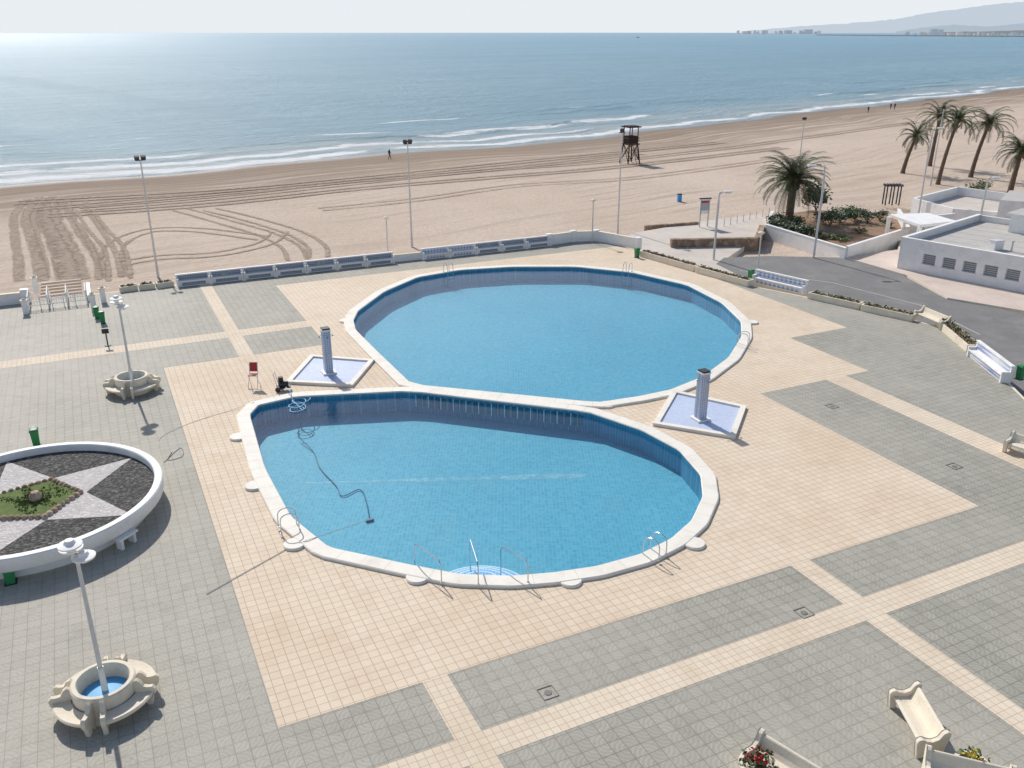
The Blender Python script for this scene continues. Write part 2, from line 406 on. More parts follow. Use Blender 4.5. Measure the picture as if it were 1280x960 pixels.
def track(px,gap=1.7,wd=.55,k=[0]):
    k[0]+=1
    pp=[PG(x,y) for x,y in px]
    for sgn in((-1,1) if gap else (0,)):
        p=cr(pp); base=len(tv)
        for i,q in enumerate(p):
            t=(p[min(i+1,len(p)-1)]-p[max(i-1,0)]); t.z=0; t.normalize(); nr=Vector((-t.y,t.x,0))
            for e in(-1,1):
                v=q+nr*(gap*.5*sgn+wd*.5*e); v.z=zl(dist(v))+.02+.005*k[0]; tv.append(v); tuv.append((.5+.5*e,i))
        for i in range(len(p)-1): tf.append((base+2*i,base+2*i+1,base+2*i+3,base+2*i+2))
track([(40,350),(38,325),(32,295),(30,268),(45,248)],1.9,1.0)
track([(66,350),(60,325),(50,295),(42,270),(58,246)],1.6,1.2)
track([(90,350),(84,320),(72,290),(62,265),(74,246)],0,2.6)
track([(118,348),(110,322),(92,295),(78,270),(76,250)],1.5,1.1)
track([(138,348),(132,318),(116,290),(100,266),(96,252)],1.8,.7)
track([(150,350),(140,322),(150,302),(190,288),(250,288),(330,298)])
track([(225,262),(275,276),(330,292),(362,308),(372,325)])
track([(262,262),(320,276),(370,292),(395,308),(398,322)])
track([(150,345),(142,310),(120,285),(105,262)])
track([(150,330),(200,322),(270,318),(330,305),(350,290)],1.6,.45)
track([(40,262),(160,252),(300,240),(450,226),(640,210),(800,192)],1.9,1.4)
track([(100,262),(250,250),(420,232),(600,214),(760,202),(950,180),(1150,152)],1.9,.8)
track([(60,270),(250,257),(450,236),(640,220),(760,210),(980,185)],2.,1.2)
track([(20,254),(250,241),(420,226),(560,212),(700,198),(900,178)],2.4,1.5)
track([(400,262),(520,250),(650,232),(800,222),(1000,195)],1.8,.5)
me=bpy.data.meshes.new("tyre_tracks"); me.from_pydata(tv,[],tf); l=me.uv_layers.new(name="UVMap")
for lp in me.loops: l.data[lp.index].uv=tuv[lp.vertex_index]
me.materials.append(TM); o=bpy.data.objects.new("tyre_tracks",me); S.collection.objects.link(o)

# ------------------------------------------------------------------ far coast
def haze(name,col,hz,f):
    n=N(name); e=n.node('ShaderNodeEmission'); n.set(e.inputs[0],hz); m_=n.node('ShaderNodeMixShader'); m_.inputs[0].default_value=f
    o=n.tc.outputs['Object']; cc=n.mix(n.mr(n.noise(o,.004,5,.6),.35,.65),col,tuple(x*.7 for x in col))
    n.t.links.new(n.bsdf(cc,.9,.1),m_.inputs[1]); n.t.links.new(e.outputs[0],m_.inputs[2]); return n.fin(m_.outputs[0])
def hill(name,prof,D,mat):
    b=MB(); n=len(prof); vs=[]
    for px,py in prof:
        dx=(px-640)/F; y=D; x=dx*D/1.0775
        q=Vector((x,y,0)); z=ZT(q,py); vs+= [(x,y,-5),(x,y,max(z,0)),(x*1.2,y*1.2,-5)]
    fs=[]
    for i in range(n-1): fs+=[(3*i,3*i+3,3*i+4,3*i+1),(3*i+1,3*i+4,3*i+5,3*i+2)]
    b.add(vs,fs,mat); return b.build(name)
def jag(p,a,k=6):
    out=[]
    for (x0,y0),(x1,y1) in zip(p,p[1:]):
        for j in range(k):
            t=j/k; out.append((x0+(x1-x0)*t,y0+(y1-y0)*t+random.uniform(-a,a)))
    out.append(p[-1]); return out
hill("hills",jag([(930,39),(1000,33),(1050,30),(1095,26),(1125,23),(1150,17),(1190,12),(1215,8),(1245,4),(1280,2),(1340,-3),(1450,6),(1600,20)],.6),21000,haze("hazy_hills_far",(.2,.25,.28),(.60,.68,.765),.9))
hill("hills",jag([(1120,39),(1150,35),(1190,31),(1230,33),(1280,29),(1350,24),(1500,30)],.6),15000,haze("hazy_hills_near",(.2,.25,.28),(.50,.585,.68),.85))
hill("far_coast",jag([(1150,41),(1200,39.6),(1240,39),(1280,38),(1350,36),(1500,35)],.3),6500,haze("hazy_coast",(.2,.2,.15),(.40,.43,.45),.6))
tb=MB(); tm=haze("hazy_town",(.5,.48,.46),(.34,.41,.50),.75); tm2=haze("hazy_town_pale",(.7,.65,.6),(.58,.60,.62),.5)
for px,D,wpx,h in [(x,D,random.uniform(1.5,4),random.uniform(1.5,4)) for x,D in [(random.uniform(920,1025),11000) for _ in range(36)]+[(random.uniform(1130,1300),6200) for _ in range(70)]]+[(1167,6200,7,7),(1175,6250,6,6.5),(1010,11000,9,5),(985,11000,8,4)]:
    x=(px-640)/F*D/1.0775; wd=wpx*D/1180; hh=h*D/1180
    tb.box((x,D,hh/2-2),(wd,wd,hh+4),random.choice((tm,tm,tm2)))
tb.build("distant_town")
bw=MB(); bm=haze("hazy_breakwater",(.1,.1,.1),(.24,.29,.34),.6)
a=P(1022,44.2,ZS);b=P(1300,46.5,ZS); bw.wall(a,b,20,-4,2.5,bm); bw.build("breakwater")

# ------------------------------------------------------------------ pool outlines
upx=[(441,400),(447,388),(480,364),(522,346),(575,337),(640,333),(720,333),(790,340),(860,356),(903,378),(927,401),(928,420),(912,446),(878,471),(838,487),(800,495),(747,503),(514,480),(470,438),(444,412)]
lpx=[(311,518),(322,506),(370,495),(512,488),(735,514),(803,537),(850,562),(877,593),(880,620),(866,650),(840,673),(800,693),(745,708),(690,716),(640,720),(575,718),(512,706),(410,684),(362,645),(330,585)]
def chaikin(p,k=1,q=.07):
    for _ in range(k):
        o=[]
        for i in range(len(p)):
            a,b=p[i],p[(i+1)%len(p)]; o+= [a.lerp(b,q),a.lerp(b,1-q)]
        p=o
    return p
def ccw(p):
    n=len(p); return p if sum(p[i].x*p[(i+1)%n].y-p[(i+1)%n].x*p[i].y for i in range(n))>0 else p[::-1]
def outl(px): return chaikin(ccw([Vector(P(x,y,.12)[:2]) for x,y in px]))
def offs(p,d):
    o=[];n=len(p)
    for i in range(n):
        a,b,c=p[i-1],p[i],p[(i+1)%n]; e1=(b-a).normalized(); e2=(c-b).normalized()
        n1=Vector((e1.y,-e1.x)); n2=Vector((e2.y,-e2.x)); m=(n1+n2).normalized(); o.append(b+m*d/max(.5,m.dot(n1)))
    return o
UP=outl(upx); LP=outl(lpx)
def watermat():
    n=N("pool_water"); o=n.tc.outputs['Object']
    h=n.noise(o,2.6,4,.65); nb=n.bump(h,.6,.03)
    lw=n.node('ShaderNodeLayerWeight'); lw.inputs[0].default_value=.5; n.set(lw.inputs['Normal'],nb)
    fr=n.m('ADD',.02,n.m('MULTIPLY',n.m('POWER',lw.outputs['Facing'],5.),.98))
    tr=n.node('ShaderNodeBsdfTransparent'); tr.inputs[0].default_value=(.83,.955,.985,1)
    gl=n.node('ShaderNodeBsdfGlossy'); gl.inputs['Roughness'].default_value=.06; n.set(gl.inputs['Normal'],nb)
    m_=n.node('ShaderNodeMixShader'); n.t.links.new(fr,m_.inputs[0]); n.t.links.new(tr.outputs[0],m_.inputs[1]); n.t.links.new(gl.outputs[0],m_.inputs[2])
    return n.fin(m_.outputs[0])
WM=watermat()
WL=-.10; PD=-1.10
def pool(name,ol,ztop,extra=None):
    b=MB(); n=len(ol); top=ztop-.03
    ins=ol
    vs=[(p.x,p.y,top) for p in ins]+[(p.x,p.y,PD) for p in ins]
    b.add(vs,[((i+1)%n,i,n+i,n+(i+1)%n) for i in range(n)],'poolwall')
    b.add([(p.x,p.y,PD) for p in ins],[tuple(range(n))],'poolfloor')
    b.add([(p.x,p.y,WL) for p in offs(ol,-.01)],[tuple(range(n))],WM)
    i3=offs(ol,-.05); ou=offs(ol,.62); r=.03
    rings=[[(p.x,p.y,ztop-.07) for p in i3],[(p.x,p.y,ztop-r) for p in i3],[(p.x,p.y,ztop) for p in offs(ol,-.02)],[(p.x,p.y,ztop) for p in offs(ol,.58)],[(p.x,p.y,ztop-r) for p in ou],[(p.x,p.y,-.05) for p in ou]]
    vs=sum(rings,[]); fs=[]
    for k in range(5):
        for i in range(n): j=(i+1)%n; fs.append((k*n+i,(k+1)*n+i,(k+1)*n+j,k*n+j))
    b.add(vs,fs,'coping')
    mid0=offs(ol,-.03); mid1=offs(ol,.585)
    for i in range(n):
        a,c=mid0[i],mid0[(i+1)%n]; a1,c1=mid1[i],mid1[(i+1)%n]
        if (c-a).length<.5: continue
        kk=max(1,int((c-a).length/.9))
        for q in range(kk):
            t=(q+.5)/kk; x=a.lerp(c,t); y=a1.lerp(c1,t); d=(y-x); pr=Vector((-d.y,d.x)).normalized()*.005
            b.add([(x.x-pr.x,x.y-pr.y,ztop+.0015),(x.x+pr.x,x.y+pr.y,ztop+.0015),(y.x+pr.x,y.y+pr.y,ztop+.0015),(y.x-pr.x,y.y-pr.y,ztop+.0015)],[(0,1,2,3)],'joint')
    if extra: extra(b)
    return b.build(name,True,ang=8)
cenU=sum(UP,Vector((0,0)))/len(UP); cenL=sum(LP,Vector((0,0)))/len(LP)
def tabs(b,pxs,zt):
    for x,y in pxs:
        p=P(x,y,.1); b.lathe((p.x,p.y,0),[(.42,-.02),(.42,zt-.03),(.39,zt),(.001,zt)],'coping',20)
def exL(b):
    tabs(b,[(298,545),(318,606),(368,679),(522,720),(713,724),(868,678)],.108)
    c=P(600,720,0); din=(Vector((cenL.x,cenL.y,0))-c); an=math.atan2(din.y,din.x)
    for r,z in((.75,-.28),(1.15,-.45),(1.55,-.65),(1.95,-.85)): b.lathe((c.x,c.y,0),[(.001,z),(r-.05,z)],'step',24,an-1.6,an+1.6); b.lathe((c.x,c.y,0),[(r-.05,z),(r,z),(r,PD)],'white' ,24,an-1.6,an+1.6)
    a=P(520,489,.12); e=P(731,513.5,.12); n=26
    d=(e-a); d.z=0; nr=Vector((d.y,-d.x,0)).normalized()
    if nr.y>0: nr=-nr
    rz=math.atan2(d.y,d.x)
    for i in range(n):
        q=a+d*(i+.5)/n+nr*.04; b.box((q.x,q.y,-.42),(d.length/n*.72,.05,.6),'gutter',rz)
        q=a+d*i/n+nr*.04; b.box((q.x,q.y,-.42),(.06,.04,.66),'white' if i%2==0 else 'shutter',rz)
pool("swimming_pool",UP,.12,lambda b: tabs(b,[(940,402),(758,505),(432,400)],.108))
pool("swimming_pool",LP,.124,exL)
sb=MB(); 
def stripmat():  # pale strip with broken edges across the lower pool floor
    n=N("pale_pool_strip"); o=n.tc.outputs['Object']; f=n.noise(o,2.2,5,.75); tr=n.node('ShaderNodeBsdfTransparent'); m_=n.node('ShaderNodeMixShader')
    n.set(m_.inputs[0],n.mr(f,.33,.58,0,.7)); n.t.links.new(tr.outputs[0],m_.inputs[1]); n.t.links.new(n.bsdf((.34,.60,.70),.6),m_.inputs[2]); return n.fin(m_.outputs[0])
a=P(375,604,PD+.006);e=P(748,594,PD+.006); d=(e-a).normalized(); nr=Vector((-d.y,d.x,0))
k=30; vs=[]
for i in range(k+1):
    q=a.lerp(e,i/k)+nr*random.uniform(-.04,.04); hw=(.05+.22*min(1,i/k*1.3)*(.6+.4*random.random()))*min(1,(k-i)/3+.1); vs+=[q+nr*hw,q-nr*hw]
sb.add(vs,[(2*i,2*i+1,2*i+3,2*i+2) for i in range(k)],stripmat()); sb.build("pool_floor_strip")

# ------------------------------------------------------------------ deck sheets (deck frame)
v_wall=V(218,357); u_c=U(778,308)
hU=[Vector(L(Vector((p.x,p.y,0)))) for p in offs(UP,.2)]; hL=[Vector(L(Vector((p.x,p.y,0)))) for p in offs(LP,.2)]
def sheet(name,outer,z,mat,holes=()):
    loops=[[Vector((x,y,0)) for x,y in outer]]+[[Vector((p.x,p.y,0)) for p in h[::-1]] for h in holes]
    fl=sum(loops,[]); tris=geometry.tessellate_polygon(loops)
    fs=[]
    for t in tris:
        a,b,c=[fl[i] for i in t]; cr_=(b.x-a.x)*(c.y-a.y)-(b.y-a.y)*(c.x-a.x)
        fs.append(tuple(t) if cr_>0 else tuple(t)[::-1])
    b=MB(); b.add([(p.x,p.y,z) for p in fl],fs,mat); return b.build(name,rz=TH)
rw=[P(803,318),P(945,359),P(1010,372),P(1145,402),P(1180,410),P(1215,438),P(1262,482),P(1340,560)]
outer=[(-60,v_wall),(u_c,v_wall)]+[L(p) for p in rw]+[L(Vector((45,5,0))),L(Vector((45,-12,0))),(-60,-40)]
sheet("terrace_paving",outer,0,'grey',[hU,hL])
ul=U(348,910); vb=V(348,910); ur1=U(1228,635); v1=V(960,490); ur2=U(1085,463); v2=V(990,422); ur3=U(1055,408); vt=V(345,357); ul2=U(345,357); v3=V(205,460)
ut=min(ur3,u_c-.3)
cream=[(ul,vb),(ur1,vb),(ur1,v1),(ur2,v1),(ur2,v2),(ur3,v2),(ur3,vt-3),(ut,vt),(ul2,vt),(ul2,v3),(ul,v3)]
sheet("pool_surround_paving",cream,.004,'cream',[hU,hL])
def rect(name,u0,u1,va,vb_,z): sheet(name,[(u0,va),(u1,va),(u1,vb_),(u0,vb_)],z,'band')
g=.002
rect("paving_band",-60,ul2-g,V(0,461),V(0,452),.004)
rect("paving_band",U(300,448),U(318,444),v3+g,v_wall-.6,.008)
rect("paving_band",U(1035,476),U(1060,471),-35,v1-g,.008)
rect("paving_band",-60,60,V(620,945),V(603,913),.004)
rect("paving_band",U(530,857),U(562,848),-35,vb-g,.008)
rect("paving_band",U(995,712),U(1018,704),-35,vb-g,.008)
e=MB()
ring_=[W(-60,v_wall),W(u_c,v_wall)]+rw
for a,b in zip(ring_,ring_[1:]): e.wall(a,b,.3,-1.6,-.002,'conc')
e.build("terrace_retaining_wall")
for x,y in [(685,866),(1005,766),(1193,583),(1040,508)]:
    m_=MB(); p=P(x,y)
    for s in(-1,1): m_.box((p.x+.24*s*ct,p.y+.24*s*st,.012),(.02,.5,.012),'manh',TH); m_.box((p.x-.24*s*st,p.y+.24*s*ct,.014),(.45,.02,.012),'manh',TH)
    m_.lathe((p.x,p.y,.012),[(.001,.004),(.10,.004),(.12,-.003)],'manh',16); m_.build("manhole_cover")

# ------------------------------------------------------------------ beach-side bench walls
def tilepan(name,sc,ca,cb):
    n=N(name); o=n.tc.outputs['Object']
    v=n.vm('FRACTION',n.vm('SCALE',o,sc)); x=n.sep(v)
    d=n.m('ADD',n.m('ABSOLUTE',n.m('SUBTRACT',x[0],.5)),n.m('ABSOLUTE',n.m('SUBTRACT',x[2],.5)))
    c=n.mix(n.mr(d,.3,.6),ca,cb); c=n.mix(n.mr(n.noise(o,1.,4),.4,.65,0,.5),c,tuple(q*.7 for q in cb))
    return n.fin(n.bsdf(c,.35))
M['azul']=tilepan("grey_blue_azulejo",6.,(.16,.19,.28),(.36,.38,.42))
M['azul2']=tilepan("white_blue_azulejo",4.,(.16,.24,.5),(.68,.7,.75))
M['pict']=gravel("painted_tile_picture",(.2,.3,.4),(.75,.62,.3),9)
def wallbench(name,a,b,inward,panel='azul',h=.85,pict=False):
    m_=MB(); a=Vector(a[:2]);b=Vector(b[:2]); d=(b-a); l=d.length; rz=math.atan2(d.y,d.x); x=d.normalized(); n=Vector((-x.y,x.x))
    if n.dot(Vector(inward[:2])-a)<0: n=-n
    def bx(al,inn,z,sz,mt,rx=0):
        q=a+x*al+n*inn; m_.box((q.x,q.y,z),sz,mt,rz,rx)
    bx(l/2,0,h/2,(l,.14,h),'white'); bx(l/2,0,h+.03,(l+.06,.22,.06),'white')
    bx(l/2,.30,.43,(l-.1,.44,.08),'white'); 
    bx(l/2,.074,.62*h/.85+.02,(l-.25,.012,.34),panel)
    if pict: bx(l/2,.082,.62*h/.85+.02,(.7,.012,.3),'pict')
    for q in(.07,l-.07): bx(q,.27,.32,(.13,.5,.64),'white')
    bx(l/2,.40,.2,(l-.26,.05,.38),'white'); bx(l/2,.43,.2,(l-.7,.012,.24),panel)
    return m_.build(name,bevel=.012)
inw=P(640,600)
u=U(220,356); uend=U(690,308); seg=(uend-u)/13
for i in range(13):
    if i==7: continue
    wallbench("tiled_wall_bench",W(u+i*seg+.03,v_wall-.25),W(u+(i+1)*seg-.03,v_wall-.25),inw,'azul2' if 8<=i<=9 else 'azul',pict=(i%3==1))
m_=MB(); a=W(u+7*seg,v_wall-.25);b=W(u+8*seg,v_wall-.25); m_.wall(a,b,.16,0,.55,'white'); m_.wall(a,b,.22,.552,.62,'conc'); m_.build("parapet_wall",bevel=.01)
m_=MB(); ps=[W(uend,v_wall-.25),P(716,302),P(745,301),P(797,311)]
for a,b in zip(ps,ps[1:]): m_.wall(a,b,.3,0,.9,'white'); m_.wall(a,b,.36,.9,.96,'conc')
for p in ps: m_.box((p.x,p.y,.5),(.5,.5,1.08),'white',TH)
m_.build("parapet_wall",bevel=.015)
def planter(name,a,b,wd=.6,h=.5,mats=('bush','bushl'),dens=26,leafh=.16,body='conc'):
    m_=MB(); a=Vector((a.x,a.y));b=Vector((b.x,b.y)); d=b-a; l=d.length; rz=math.atan2(d.y,d.x); x=d.normalized(); n=Vector((-x.y,x.x)); c=(a+b)/2
    for s in(-1,1): q=c+n*s*(wd/2-.05); m_.box((q.x,q.y,h/2),(l,.1,h),body,rz)
    for s in(-1,1): q=c+x*s*(l/2-.05); m_.box((q.x,q.y,h/2-.003),(.1,wd-.2,h),body,rz)
    m_.box((c.x,c.y,h/2-.04),(l-.2,wd-.2,h-.08),'soil',rz)
    k=int(l*dens)
    for i in range(k):
        q=a+x*random.uniform(.2,l-.2)+n*random.uniform(-wd/2+.15,wd/2-.15)
        m_.clump((q.x,q.y,h+leafh*.4),(.16,.16,leafh*random.uniform(.5,1.3)),7,.07,mats)
    return m_.build(name)
for a,b in [((150,365),(172,362)),((174,362),(194,360)),((196,360),(217,357))]:
    planter("low_planter",P(*a),P(*b),.5,.4,('leafy','bush'),12,.1)
planter("long_planter",P(803,320),P(870,339),.7,.5,('bush','leafy','soil'),14,.12)
planter("long_planter",P(872,340),P(938,358),.7,.5,('bush','leafy','bushl'),14,.12)
wallbench("tiled_wall_bench",P(944,352),P(1008,367),inw,'azul2',h=.95)
planter("long_planter",P(1012,372),P(1076,386),.7,.45,('leafy','bush'),16,.12)
planter("long_planter",P(1078,387),P(1142,401),.7,.45,('leafy','bush'),16,.12)
planter("long_planter",P(1176,406),P(1216,440),.8,.45,('bush','leafy'),20,.2)
wallbench("tiled_wall_bench",P(1219,445),P(1262,479),P(1100,520),'azul2',h=.95)

# ------------------------------------------------------------------ concrete benches
def cbench(name,c,ang,l=2.2):
    m_=MB(); R=Matrix.Rotation(ang,3,'Z')
    prof=[(-.28,.36),(-.30,.44),(-.22,.46),(0,.43),(.14,.44),(.22,.56),(.30,.80),(.36,.82),(.38,.78),(.30,.52),(.22,.36)]
    n=len(prof); vs=[];
    for x in(-l/2+.12,l/2-.12): vs+=[(x,y,z) for y,z in prof]
    m_.add(vs,[(i,(i+1)%n,n+(i+1)%n,n+i) for i in range(n)]+[tuple(range(n)),tuple(range(n,2*n))],'conc')
    sc=[(-.34,0),(-.38,.30),(-.40,.52),(-.36,.60),(-.26,.63),(-.16,.58),(.0,.56),(.16,.64),(.26,.84),(.36,.90),(.45,.85),(.44,.72),(.38,.5),(.34,.2),(.36,0),(.22,0),(.15,.2),(-.15,.2),(-.2,0)]
    n=len(sc)
    for x0 in(-l/2,l/2-.14):
        vs=[(x0,y,z) for y,z in sc]+[(x0+.14,y,z) for y,z in sc]
        m_.add(vs,[(i,(i+1)%n,n+(i+1)%n,n+i) for i in range(n)]+[tuple(range(n)),tuple(range(n,2*n))],'conc')
    m_.v=[tuple(R@Vector(v)) for v in m_.v]
    o=m_.build(name,bevel=.018,loc=(c.x,c.y,0)); return o
for pa,pb,l in [((1126,884),(1160,946),None),((1178,984),(1238,999),2.1),((956,964),(1006,996),2.1),((1266,565),(1314,580),2.3),((1147,398),(1180,412),2.6)]:
    a=P(*pa);b=P(*pb); cbench("concrete_bench",(a+b)/2,math.atan2(b.y-a.y,b.x-a.x),l or (b-a).length+.15)
def pot(name,c,fl,r=.45):
    m_=MB(); m_.lathe((c.x,c.y,0),[(.001,0),(r*.7,0),(r,.45),(r+.05,.47),(r+.05,.52),(r-.06,.52),(r-.08,.45),(.001,.45)],'conc',24)
    m_.clump((c.x,c.y,.6),(r*.95,r*.95,.25),260,.06,['bush','bush','bushl'])
    m_.clump((c.x,c.y,.74),(r*.85,r*.85,.16),60,.05,[fl]); m_.build(name,True)
pot("flower_pot",P(945,974),'flower'); pot("flower_pot",P(1210,972),'yflower',.38)

# ------------------------------------------------------------------ lamps with round seats
def roundlamp(c,py_top,k_=.9):
    m_=MB(); o=(c.x,c.y,0)
    sc=lambda pr:[(r*k_ if r>.01 else r,z) for r,z in pr]
    m_.lathe(o,sc([(.74,.30),(.76,.80),(.80,.87),(.92,.87),(.97,.82),(.95,.40),(1.0,.1),(1.02,0)]),'conc',48)
    m_.lathe(o,sc([(.001,.50),(.3,.48),(.75,.40)]),'bluep',32)
    for k in range(4):
        a=k*math.pi/2+.35; a1=a+math.pi/2-.32
        m_.lathe(o,sc([(1.0,.36),(1.45,.34),(1.52,.37),(1.54,.44),(1.50,.47),(1.3,.44),(1.0,.45)]),'conc',14,a,a1)
        for q in(a+.02,a1-.02):
            R=Matrix.Rotation(q,3,'Z')
            pr=sc([(.96,0),(.96,.78),(1.05,.86),(1.16,.80),(1.26,.64),(1.40,.62),(1.53,.64),(1.62,.56),(1.60,.40),(1.50,.25),(1.45,0),(1.3,0),(1.22,.2),(1.12,0)])
            n=len(pr); vs=[R@Vector((x,-.06,z)) for x,z in pr]+[R@Vector((x,.06,z)) for x,z in pr]
            vs=[v+Vector(o) for v in vs]
            m_.add(vs,[(i,(i+1)%n,n+(i+1)%n,n+i) for i in range(n)]+[tuple(range(n)),tuple(range(n,2*n))],'conc')
    H=ZT(c,py_top)
    m_.cyl((c.x,c.y,.44),(c.x,c.y,1.3),.09,.085,'galv',14); m_.cyl((c.x,c.y,1.3),(c.x,c.y,H-.25),.065,.05,'galv',12)
    for k in range(3):
        a=k*2.09+.5; q=Vector((c.x+.17*math.cos(a),c.y+.17*math.sin(a),H-.42+k*.26))
        m_.cyl((c.x,c.y,q.z-.14),(q.x,q.y,q.z),.03,.03,'galv')
        m_.lathe(tuple(q),[(.001,-.14),(.11,-.12),(.15,-.03),(.30,0),(.31,.05),(.16,.09),(.11,.18),(.001,.20)],'white',22)
    return m_.build("plaza_lamp_with_round_bench",True)
roundlamp(P(135,879),682); roundlamp(P(167,488),375)

# ------------------------------------------------------------------ circular star planter
c=P(42,626,.8); ZB=.34
m_=MB(); o=(c.x,c.y,ZB); R0=4.8
m_.lathe(o,[(R0-.30,.40),(R0-.30,.72),(R0-.26,.76),(R0-.02,.76),(R0+.02,.72),(R0,.25),(R0-.06,.18),(R0-.5,.10),(R0-.55,-ZB)],'white',96)
m_.lathe(o,[(.001,.45),(R0-.27,.45)],'bgrav',72)
star=[]
for k in range(10):
    a=math.radians(-14)+k*math.pi/5; r=R0-.32 if k%2==0 else 1.9; star.append((c.x+r*math.cos(a),c.y+r*math.sin(a)))
m_.prism(star,ZB+.44,ZB+.458,'wgrav')
bed=[(c.x+1.7*math.cos(math.radians(22)+a*math.pi/2.5),c.y+1.7*math.sin(math.radians(22)+a*math.pi/2.5)) for a in range(5)]
m_.prism(bed,ZB+.44,ZB+.52,'soft')
for i in range(5):
    p,q=Vector(bed[i]),Vector(bed[(i+1)%5]); k=8
    for j in range(k):
        z=p.lerp(q,j/k); rr=random.uniform(.09,.15); m_.lathe((z.x,z.y,ZB+.5),[(.001,-.08),(rr,-.05),(rr*.9,.05),(rr*.5,.1),(.001,.12)],'gstone',7)
m_.lathe((c.x+.1,c.y,ZB+.5),[(.22,0),(.25,.15),(.16,.35),(.001,.42)],'gstone',9)
m_.clump((c.x,c.y,ZB+.68),(.25,.25,.25),160,.06,['leafy','red','bush'])
m_.clump((c.x,c.y,ZB+.53),(1.2,1.2,.04),1300,.05,['soft','bushl'])
for a in (-.42,-2.1,.9,2.4):
    m_.ring((c.x,c.y,0),R0-.4,R0+.18,.40,.48,'white',a-.09,a+.09,12)
    for q in(a-.06,a+.06): m_.box((c.x+(R0-.02)*math.cos(q),c.y+(R0-.02)*math.sin(q),.20),(.28,.12,.4),'white',q)
m_.build("round_star_planter",True)
def bin_(p,h=.85,w_=.5):
    m_=MB(); R=w_/2
    m_.lathe((0,0,0),[(.001,.02),(R*.8,.02),(R,h*.85),(R+.03,h*.86),(R+.03,h*.9),(R*.9,h*.98),(R*.5,h),(.001,h)],'green',4,math.pi/4,math.pi/4+2*math.pi)
    m_.box((0,-R*.7,h*.93),(.2,.06,.05),'dark'); m_.box((0,R*.75,h*.5),(.08,.06,h),'galv'); m_.box((0,0,.01),(w_*.8,w_*.8,.02),'dark')
    m_.build("litter_bin",rz=TH,loc=(p.x,p.y,0))
cb=c+Vector((-.85,-1,0)).normalized()*0
bin_(P(14,728)); 
for q in [(46,556),(122,398),(129,404),(938,350),(1274,474),(796,322)]: bin_(P(*q))

# ------------------------------------------------------------------ shower pads
M['ptile']=tilepan("grey_blue_pillar_tile",9.,(.20,.27,.46),(.52,.56,.64))
def shower(name,pad,base,pytop):
    m_=MB(); pp=[P(x,y,.1) for x,y in pad]; pl=ccw([Vector(p[:2]) for p in pp]); ins=offs(pl,-.28)
    n=len(pl); vs=[(p.x,p.y,.0) for p in pl]+[(p.x,p.y,.16) for p in pl]+[(p.x,p.y,.16) for p in ins]+[(p.x,p.y,.07) for p in ins]
    fs=[]
    for k in range(3):
        for i in range(n): j=(i+1)%n; fs.append((k*n+i,k*n+j,(k+1)*n+j,(k+1)*n+i))
    m_.add(vs,fs,'coping'); m_.add([(p.x,p.y,.07) for p in ins],[tuple(range(n))],'pad')
    b=P(*base,.07); H=ZT(b,pytop)-.1
    m_.box((b.x,b.y,.12),(.75,.75,.1),'white',TH)
    m_.box((b.x,b.y,H/2),(.44,.44,H-.1),'ptile',TH); m_.box((b.x,b.y,H),(.5,.5,.08),'white',TH); m_.box((b.x,b.y,H+.08),(.44,.44,.08),'dark',TH)
    for k in range(4):
        a=TH+k*math.pi/2; q=Vector((b.x,b.y,H-.3)); dd=Vector((math.cos(a),math.sin(a),0))
        m_.tube([q+dd*.2,q+dd*.3,q+dd*.36-Vector((0,0,.05))],.016,'steel'); m_.cyl(q+dd*.36-Vector((0,0,.05)),q+dd*.38-Vector((0,0,.1)),.03,.06,'steel')
        m_.cyl(q+dd*.22-Vector((0,0,1.1)),q+dd*.27-Vector((0,0,1.1)),.035,.035,'steel')
    m_.build(name)
shower("shower_column",[(357,478),(388,444),(468,450),(441,482)],(411,466),410)
shower("shower_column",[(816,530),(841,488),(933,508),(919,547)],(875,524),463)

# ------------------------------------------------------------------ ladders, rails
def ladder(px,cen,wd=.5):
    m_=MB(); p=P(*px,.12); d=(Vector((cen.x,cen.y,.12))-p); d.z=0; d.normalize(); s=Vector((-d.y,d.x,0))
    for k in(-1,1):
        q=p+s*wd/2*k
        pts_=[q-d*.55,q-d*.55+Vector((0,0,.5)),q-d*.47+Vector((0,0,.7)),q-d*.25+Vector((0,0,.78)),q+d*.0+Vector((0,0,.70)),q+d*.12+Vector((0,0,.5)),q+d*.14,q+d*.14-Vector((0,0,1.0))]
        m_.tube(cr(pts_,4),.022,'steel',8); m_.cyl(q-d*.55,q-d*.55+Vector((0,0,.03)),.06,.05,'steel')
    for z in(-.35,-.62,-.9): q=p+d*.14; m_.box((q.x,q.y,.12+z),(wd,.1,.03),'steel',math.atan2(s.y,s.x))
    m_.build("pool_ladder",True)
ladder((368,659),cenL); ladder((812,690),cenL); ladder((562,341),cenU); ladder((783,341),cenU); ladder((924,430),cenU)
for a,b in [((552,728),(519,712)),((598,731),(588,706)),((660,728),(626,716))]:
    m_=MB(); p=P(*a,.1); q=P(*b,-.2); 
    up=Vector((0,0,.85)); q2=Vector((q.x,q.y,.1))
    pts_=[p,p+up*.8,p+up+(q2-p)*.08,q2+up+(p-q2)*.08,q2+up*.8,q2-Vector((0,0,.6))]
    m_.tube(pts_,.022,'steel',8); m_.cyl(p,p+Vector((0,0,.03)),.06,.05,'steel'); m_.build("pool_handrail",True)
m_=MB(); c=P(369,514,WL)
co=[Vector((c.x+.4*math.cos(t*.5)*(1+.25*math.sin(t*.7)),c.y+.5*math.sin(t*.5)+.035*t,WL+.01+.003*t)) for t in range(44)]
m_.tube([P(357,484,.3),P(363,489,.4),P(366,500,.05)]+co,.024,'hosel')
m_.build("pool_vacuum_hose",True)
zz=PD+.06
